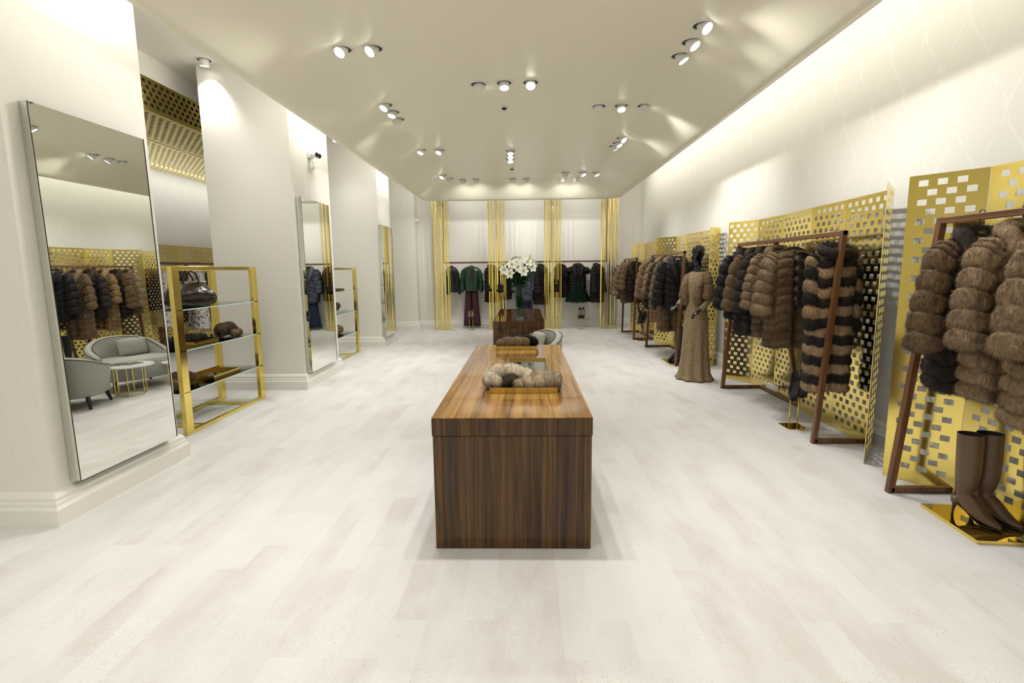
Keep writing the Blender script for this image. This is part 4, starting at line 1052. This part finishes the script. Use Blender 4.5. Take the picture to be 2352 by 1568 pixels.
def tray(label, x, y, z, w, d, rz=0, h=.038, group='gold rimmed trays'):
    t = thing('gold_tray', label, 'tray', (x, y, z), rz, group)
    MB().box(-w / 2 + .006, w / 2 - .006, -d / 2 + .006, d / 2 - .006, .003, .008).build('black_base', M['traybase'], t)
    mb = MB(); e = .006
    mb.box(-w / 2, w / 2, -d / 2, -d / 2 + e, 0.002, h); mb.box(-w / 2, w / 2, d / 2 - e, d / 2, 0.002, h)
    mb.box(-w / 2, -w / 2 + e, -d / 2 + e, d / 2 - e, 0.002, h); mb.box(w / 2 - e, w / 2, -d / 2 + e, d / 2 - e, 0.002, h)
    mb.build('perforated_rim', M['traymetal'], t)
    MB().box(-w / 2 + .001, w / 2 - .001, -d / 2 + .001, d / 2 - .001, 0, .003).build('underside', M['traybase'], t)
    return t
def fur_roll(name, label, cat, loc, rz, path, radii, col, bands, segs=0, strands=3000, slen=.02, swid=.002, group=None, amp=.01, parts=None):
    t = thing(name, label, cat, loc, rz, group)
    V, F, C = tube_surface(path, radii, bands, amp, segs, col, 26, 70, flat=1.0)
    fur_obj('fur_roll', V, F, C, t, strands, slen, swid, droop=.3, spread=.28)
    for (p2, r2, c2) in (parts or []):
        V, F, C = tube_surface(p2, r2, max(1, bands - 1), amp, segs, c2, 22, 50)
        fur_obj('fur_fold', V, F, C, t, strands // 2, slen, swid, droop=.3, spread=.28)
    return t
ZT = .76
tray('gold tray on the front counter with pale fur collars in it', -.012, 3.36, ZT, .44, .27)
tray('empty gold tray with shiny black base on the front counter', .015, 4.13, ZT, .33, .56, h=.026)
tray('gold tray at the far end of the front counter with brown fur hats', -.093, 5.17, ZT, .41, .27)
PALE = (np.array((.92, .81, .62)), np.array((.50, .38, .25)))
GREYB = (np.array((.66, .54, .36)), np.array((.17, .115, .065)))
fur_roll('fur_collar', 'cream fur collar curled at the left of the front tray', 'fur collar', (-.012, 3.40, ZT + .008), 0,
         [(-.235, .02, .062), (-.17, .06, .085), (-.07, .06, .082), (.02, .02, .066), (.05, -.03, .048)], [.042, .047, .048, .043, .028], PALE, 3, 0, 20000, .021, .0014, group='furs on the front counter', parts=[([(-.235, .03, .058), (-.215, -.04, .045), (-.15, -.075, .035)], [.042, .044, .026], PALE), ([(-.05, .01, .042), (-.11, -.03, .035), (-.14, -.06, .026)], [.036, .032, .018], (np.array((.12, .085, .055)), np.array((.06, .04, .025))))])
fur_roll('fur_collar', 'mottled grey-brown fur collar at the right of the front tray', 'fur collar', (.09, 3.375, ZT + .008), 0,
         [(-.165, -.085, .026), (-.09, -.085, .038), (0, -.085, .043), (.07, -.08, .045), (.135, -.06, .042)], [.026, .038, .042, .044, .040], GREYB, 5, 0, 20000, .019, .0014, group='furs on the front counter',
         parts=[([(-.08, .02, .045), (.0, .02, .062), (.08, .01, .060), (.145, -.01, .052)], [.028, .038, .040, .037], GREYB)])
fur_roll('fur_hat', 'light brown banded fur hat in the far tray on the front counter', 'fur hat', (-.10, 5.10, ZT + .008), 0,
         [(-.185, 0, .03), (-.12, 0, .052), (-.02, 0, .058), (.07, 0, .058), (.145, 0, .045)], [.03, .048, .05, .05, .036], (np.array((.40, .28, .16)), np.array((.22, .145, .08))), 4, 0, 12000, .016, .0018, group='furs on the front counter')
fur_roll('fur_hat', 'dark brown fur behind the light one in the far tray', 'fur hat', (-.07, 5.22, ZT + .008), 0,
         [(-.14, 0, .04), (-.05, 0, .062), (.06, 0, .068), (.14, -.02, .058), (.19, -.05, .03)], [.035, .045, .048, .046, .026], BLACK, 4, 0, 12000, .018, .002, group='furs on the front counter')

# things on the nearer shelf
SXc = -3.50
def handbag(label, x, y, z, rz):
    t = thing('handbag', label, 'handbag', (x, y, z), rz); t.scale = (.98, .92, .98)
    R_ = []; nq = 104
    for zz, w_, d_ in ((0, .20, .10), (.02, .235, .125), (.06, .262, .14), (.11, .262, .135), (.16, .235, .11), (.20, .20, .08), (.225, .185, .055), (.255, .18, .045)):
        row = []
        for q in range(nq):
            a = 2 * PI * q / nq; ca_, sa_ = math.cos(a), math.sin(a)
            fold = 1 + (.09 * (abs(math.sin(a * 6.5 + zz * 14)) ** .6) - .05) * (min(1, (.24 - zz) * 8) if zz < .24 else 0) * (1 if zz > .01 else 0)
            row.append((math.copysign(abs(ca_) ** .75, ca_) * w_ * fold, math.copysign(abs(sa_) ** .75, sa_) * d_ * fold, zz + .012 * math.sin(3 * a) * (1 if zz > .2 else 0)))
        R_.append(row)
    MB().rings(R_).build('bag_body', M['bag_leather'], t, True, subsurf=1)
    for s in (-1, 1):
        MB().tube([(-.085, s * .045, .22), (-.075, s * .055, .29), (-.045, s * .06, .35), (0, s * .06, .372), (.045, s * .06, .35), (.075, s * .055, .29), (.085, s * .045, .22)], .0095, 10).build('handle', M['bag_leather'], t, True)
        for sx in (-1, 1):
            MB().lathe([(.014, -.004), (.014, .004)], 14).xf(Matrix.Translation((sx * .085, s * .052, .225)) @ Matrix.Rotation(PI / 2, 4, 'X')).build('ring', M['chrome'], t)
        MB().tube([(-.2, s * .118, .10), (-.08, s * .137, .14), (.06, s * .137, .15), (.2, s * .118, .11)], .006, 8).build('strap_seam', M['bag_leather'], t, True)
    MB().tube([(-.185, 0, .257), (.185, 0, .257)], .006, 8).build('zip', M['chrome'], t)
    for sx in (-1, 1):
        MB().lathe([(.001, .05), (.035, .03), (.045, -.03), (.03, -.07), (.001, -.08)], 18, (sx * .235, 0, .11), sx=.42).build('side_pocket', M['bag_leather'], t, True)
    return t
handbag('brown-black gathered leather handbag with two handles on the top glass shelf', SXc + .02, 5.25, 1.211, math.radians(62))
tray('gold tray under a dark fur on the middle glass shelf', SXc, 5.26, .821, .30, .42, group='trays on the nearer shelf')
fur_roll('fur_stole', 'flat dark fur stole lying in the tray on the middle shelf', 'fur stole', (SXc, 5.24, .829), PI / 2,
         [(-.25, 0, .03), (-.1, 0, .04), (.1, 0, .035), (.24, .0, .035)], [.035, .05, .045, .03], DARK, 3, 0, 3500, .018, .003, group='furs on the nearer shelf', parts=[([(-.25, .08, .03), (0, .09, .035), (.22, .08, .03)], [.035, .045, .03], DARK)])
fur_roll('fur_hat', 'brown fur hat with pale balls at the far end of the middle shelf', 'fur hat', (SXc + .03, 5.83, .821), PI / 2,
         [(-.16, 0, .05), (-.06, .02, .085), (.06, .0, .09), (.15, -.01, .05)], [.05, .07, .07, .05], (np.array((.10, .055, .03)), np.array((.04, .022, .014))), 2, 0, 3500, .016, .003, group='furs on the nearer shelf', parts=[([(-.06, -.09, .035), (-.02, -.10, .04), (.02, -.09, .035)], [.028, .036, .028], SABLE), ([(.08, -.07, .035), (.12, -.07, .04), (.15, -.06, .035)], [.03, .04, .03], SABLE)])
tray('gold tray with black base lying on the lowest glass shelf', SXc, 5.55, .421, .34, .52, group='trays on the nearer shelf')
fur_roll('fur_hat', 'brown fur hat with a pale tail on the lowest shelf by the near upright', 'fur hat', (SXc + .02, 5.0, .421), PI / 2,
         [(-.20, 0, .05), (-.08, 0, .09), (.04, 0, .08), (.17, 0, .06)], [.045, .065, .06, .045], (np.array((.10, .055, .03)), np.array((.05, .03, .018))), 2, 0, 3000, .016, .003, group='furs on the nearer shelf', parts=[([(-.26, -.06, .05), (-.22, -.06, .055), (-.17, -.06, .05)], [.035, .05, .04], SABLE)])
# farther shelf
tray('black and gold tray on the top shelf of the farther display', -3.43, 9.1, 1.211, .28, .4, group='trays on the farther shelf')
fur_roll('fur_hat', 'dark brown fur hat on the middle shelf of the farther display', 'fur hat', (-3.43, 9.15, .821), PI / 2, [(-.17, 0, .06), (-.05, 0, .09), (.07, 0, .10), (.16, 0, .13)], [.05, .065, .06, .045], (np.array((.12, .06, .035)), np.array((.05, .03, .02))), 3, 0, 1500, .02, .005, group='furs on the farther shelf')
fur_roll('fur_stole', 'golden brown fur stole on the lowest shelf of the farther display', 'fur stole', (-3.43, 9.1, .421), PI / 2, [(-.28, 0, .08), (-.1, 0, .1), (.1, 0, .095), (.28, 0, .07)], [.06, .08, .075, .06], GOLDEN, 6, 4, 2500, .02, .005, group='furs on the farther shelf')

# ---------------------------------------------------------------- seating between the counters
def tub_seat(label, name, cat, x, y, rz, W, D, H, cushion=False):
    """front towards -Y; curved back wrapping round"""
    t = thing(name, label, cat, (x, y, 0), rz, 'grey tub seats')
    hw, hd = W / 2, D / 2
    n = 40; th = .085
    def plan(s, off):   # s in 0..1 runs right front -> back -> left front
        a = -.30 + (PI + .6) * s
        ca_, sa_ = math.cos(a), math.sin(a)
        ex_ = .8
        return (math.copysign(abs(ca_) ** ex_, ca_) * (hw - off), math.copysign(abs(sa_) ** ex_, sa_) * (hd - off))
    def top(s):
        return .50 + (H - .50) * (math.sin(PI * s) ** 1.1)
    outer, rows = [], []
    for k in range(n + 1):
        s = k / n; o_, i_ = plan(s, 0), plan(s, th); z1 = top(s)
        o2, im = plan(s, -.01), plan(s, th * .5)
        rows.append([(plan(s, .05)[0], plan(s, .05)[1], .14), (o_[0], o_[1], .32), (o2[0], o2[1], z1 - .10), (o2[0], o2[1], z1 - .035), (im[0], im[1], z1), (i_[0], i_[1], z1 - .03), (plan(s, th + .02)[0], plan(s, th + .02)[1], .40), (plan(s, th + .02)[0], plan(s, th + .02)[1], .14)])
    mb = MB(); mb.rings(rows); mb.build('back_shell', M['upholstery'], t, True, subsurf=1)
    MB().tube([(*plan(k / n, -.012), top(k / n) - .035) for k in range(n + 1)], .006, 6).build('outer_piping', M['piping'], t, True)
    MB().tube([(*plan(k / n, th - .002), top(k / n) - .025) for k in range(n + 1)], .006, 6).build('inner_piping', M['piping'], t, True)
    # seat
    q = []
    for zz, off in ((.14, .06), (.16, .03), (.30, .03), (.395, .035), (.425, .06)):
        r = []
        for k in range(48):
            a = 2 * PI * k / 48; ca_, sa_ = math.cos(a), math.sin(a)
            yy = math.copysign(abs(sa_) ** .7, sa_) * (hd - off)
            r.append((math.copysign(abs(ca_) ** .7, ca_) * (hw - off - .02), yy - (.06 if sa_ < 0 else 0), zz))
        q.append(r)
    MB().rings(q).build('seat', M['upholstery'], t, True)
    for sx in (-1, 1):
        for sy in (-1, 1):
            MB().tube([(sx * (hw - .13), sy * (hd - .12), .15), (sx * (hw - .10), sy * (hd - .09), 0)], [.026, .015], 10).build('leg', M['black'], t, True)
    if cushion:
        mb = MB(); rr = []
        for u in np.linspace(-1, 1, 9):
            rr.append([(u * .2 , math.sin(2 * PI * k / 20) * .065 * (1 - abs(u) ** 3) , math.copysign(abs(math.cos(2 * PI * k / 20)) ** .6, math.cos(2 * PI * k / 20)) * .13 * (1 - .12 * abs(u))) for k in range(20)])
        mb.rings(rr); mb.xf(Matrix.Translation((-hw * .3, hd - .2, .55)) @ Matrix.Rotation(-.25, 4, 'X')).build('back_pad', M['upholstery'], t, True)
    return t
tub_seat('grey upholstered two-seat tub sofa behind the front counter', 'tub_sofa', 'sofa', .07, 7.0, math.radians(-68), .98, .76, .73, True)
tub_seat('grey upholstered tub armchair, seen in the near mirror', 'tub_armchair', 'armchair', -.13, 5.86, math.radians(160), .74, .70, .66)
def round_table(label, x, y, r, h, k=6):
    t = thing('coffee_table', label, 'coffee table', (x, y, 0), 0, 'round white coffee tables')
    MB().lathe([(r - .01, h - .022), (r, h - .018), (r, h - .006), (r - .006, h)], 48).build('tabletop', M['marble'], t, False)
    rr = r * .62; pts = [(rr * math.cos(2 * PI * q / k), rr * math.sin(2 * PI * q / k)) for q in range(k)]
    for p in pts: MB().box(p[0] - .005, p[0] + .005, p[1] - .005, p[1] + .005, 0, h - .022).build('leg', M['brass'], t)
    mb = MB()
    for q in range(k):
        a, b = pts[q], pts[(q + 1) % k]; mb.bar((a[0], a[1], .006), (b[0], b[1], .006), .01, .01)
    mb.build('base_ring', M['brass'], t)
round_table('larger round white coffee table on gold wire legs, seen in the near mirror', -.32, 6.50, .29, .40)
round_table('smaller round white coffee table on gold wire legs, seen in the near mirror', -.52, 7.10, .17, .34)
for k, (dx, dy, a, lab) in enumerate(((-.05, .02, .3, 'dark magazine on the larger coffee table, left of two'), (.12, -.04, -.2, 'dark magazine on the larger coffee table, right of two'))):
    t = thing('magazine', lab, 'magazine', (-.32 + dx * .9, 6.5 + dy, .40), a, 'magazines')
    MB().box(-.075, .075, -.10, .10, .0005, .010).build('pages', M['pages'], t)
    MB().box(-.077, .077, -.102, .102, .010, .0115).build('cover', M['paper'], t)

# ---------------------------------------------------------------- lilies
VX, VY = -.085, 8.22
t = thing('glass_vase', 'tall square clear glass vase of lilies on the far counter', 'vase', (VX, VY, .76))
hw = .066
mb = MB()
for (x0, x1, y0, y1) in ((-hw, hw, -hw, -hw + .006), (-hw, hw, hw - .006, hw), (-hw, -hw + .006, -hw, hw), (hw - .006, hw, -hw, hw)):
    mb.box(x0, x1, y0, y1, .0, .56)
mb.build('glass_walls', M['glass'], t)
MB().box(-hw + .006, hw - .006, -hw + .006, hw - .006, 0.001, .03).build('thick_base', M['waterline'], t)
def lily_flower(mb_p, mb_c, c, d, r):
    d = Vector(d).normalized(); q = d.to_track_quat('Z', 'Y').to_matrix().to_4x4(); M4 = Matrix.Translation(c) @ q
    for k in range(6):
        a = 2 * PI * k / 6 + (.0 if k % 2 else .1); rad = Vector((math.cos(a), math.sin(a), 0)); tan = Vector((-math.sin(a), math.cos(a), 0))
        V = []; prof = ((0, 0, .006), (.2, .28, .014), (.45, .52, .026), (.75, .58, .022), (.95, .48, .010), (1.05, .40, .001))
        w0 = 1.25 if k % 2 else .9
        for rr, zz, ww in prof:
            for s in (-1, 0, 1):
                V.append(M4 @ (rad * (rr * r) + tan * (s * ww * w0 * r / .085) + Vector((0, 0, (zz * r * .75) + (.008 if s else 0)))))
        F = []
        for i in range(5):
            F += [[i * 3, i * 3 + 1, i * 3 + 4, i * 3 + 3], [i * 3 + 1, i * 3 + 2, i * 3 + 5, i * 3 + 4]]
        mb_p.add(V, F)
    for k in range(6):
        a = 2 * PI * k / 6 + .4
        mb_c.tube([M4 @ Vector((0, 0, 0)), M4 @ Vector((math.cos(a) * r * .2, math.sin(a) * r * .2, r * .7))], .0022, 5)
        mb_c.tube([M4 @ Vector((math.cos(a) * r * .2, math.sin(a) * r * .2 - .006, r * .7)), M4 @ Vector((math.cos(a) * r * .2, math.sin(a) * r * .2 + .006, r * .7))], .004, 6)
FL = [(-.20, 0.02, .86, 'leftmost, drooping over the vase'), (-.125, -.05, .80, 'lower left, facing the room'), (-.10, .03, .93, 'upper left'), (-.03, .04, .96, 'top, left of centre'),
      (.055, -.06, .83, 'front right, facing the room'), (.08, .03, .92, 'upper right of centre'), (.17, .02, .90, 'rightmost'), (.11, -.02, .97, 'top right with an upright bud'), (-.015, -.02, .90, 'middle of the bunch')]
for k, (dx, dy, dz, lab) in enumerate(FL):
    dx *= 1.12; dz -= .015
    t = thing('lily', 'white lily in the glass vase, ' + lab, 'flower', (VX, VY, .79), 0, 'lilies in the vase')
    bx_, by_ = (k % 3 - 1) * .03, (k // 3 - 1) * .03
    dz -= .085; c = Vector((dx, dy, dz))
    pts = [Vector((bx_, by_, 0)), Vector((bx_ * .5, by_ * .5, .3)), Vector((dx * .25, dy * .3, .55)), Vector((dx * .7, dy * .7, dz - .07)), c]
    MB().tube(pts, .0045, 7).build('stem', M['stem'], t, True)
    lf = MB()
    for j in range(96):
        u = .12 + .74 * j / 96
        i = min(3, int(u * 4)); f = u * 4 - i; p = pts[i] * (1 - f) + pts[i + 1] * f
        a = j * 2.4 + k; inside = p.z < .50; ln = .075 if inside else .075 + .05 * ((j * 5 + k) % 7) / 7
        if inside:
            hx = hw - .012
            rad = Vector((math.cos(a), math.sin(a), .6))
        else: rad = Vector((math.cos(a), math.sin(a), -.35 + 1.0 * ((j * 7 + k * 3) % 11) / 11))
        rad.normalize(); tan = rad.cross(Vector((0, 0, 1))).normalized(); w_ = .013 if inside else .019
        e = p + rad * ln + Vector((0, 0, -.025 if not inside else 0))
        if inside: e.x = max(-hx, min(hx, e.x)); e.y = max(-hx, min(hx, e.y)); p.x = max(-hx, min(hx, p.x)); p.y = max(-hx, min(hx, p.y))
        mid = p * .5 + e * .5 + Vector((0, 0, .014))
        lf.add([p, mid - tan * w_, e, mid + tan * w_], [[0, 1, 2], [0, 2, 3]])
    lf.build('leaves', M['leaf'], t)
    pp, cc = MB(), MB()
    facing = Vector((dx * 3, -1.0 + dy * 4, .55 if dz > .80 else .15))
    lily_flower(pp, cc, c, facing, .088)
    if k in (0, 2, 3, 6):
        lily_flower(pp, cc, c + Vector((.03 * (-1 if k % 2 else 1), .05, .055)), Vector((dx * 6, .2, 1)), .075)
    pp.build('petals', M['petal'], t, True); cc.build('stamens', M['pollen'], t, True)
    if k in (3, 7):
        b0 = c + Vector((.02, 0, .02))
        MB().tube([b0, b0 + Vector((.012, 0, .03)), b0 + Vector((.03, 0, .07)), b0 + Vector((.045, 0, .115))], [.006, .014, .013, .003], 10).build('bud', M['bud'], t, True)
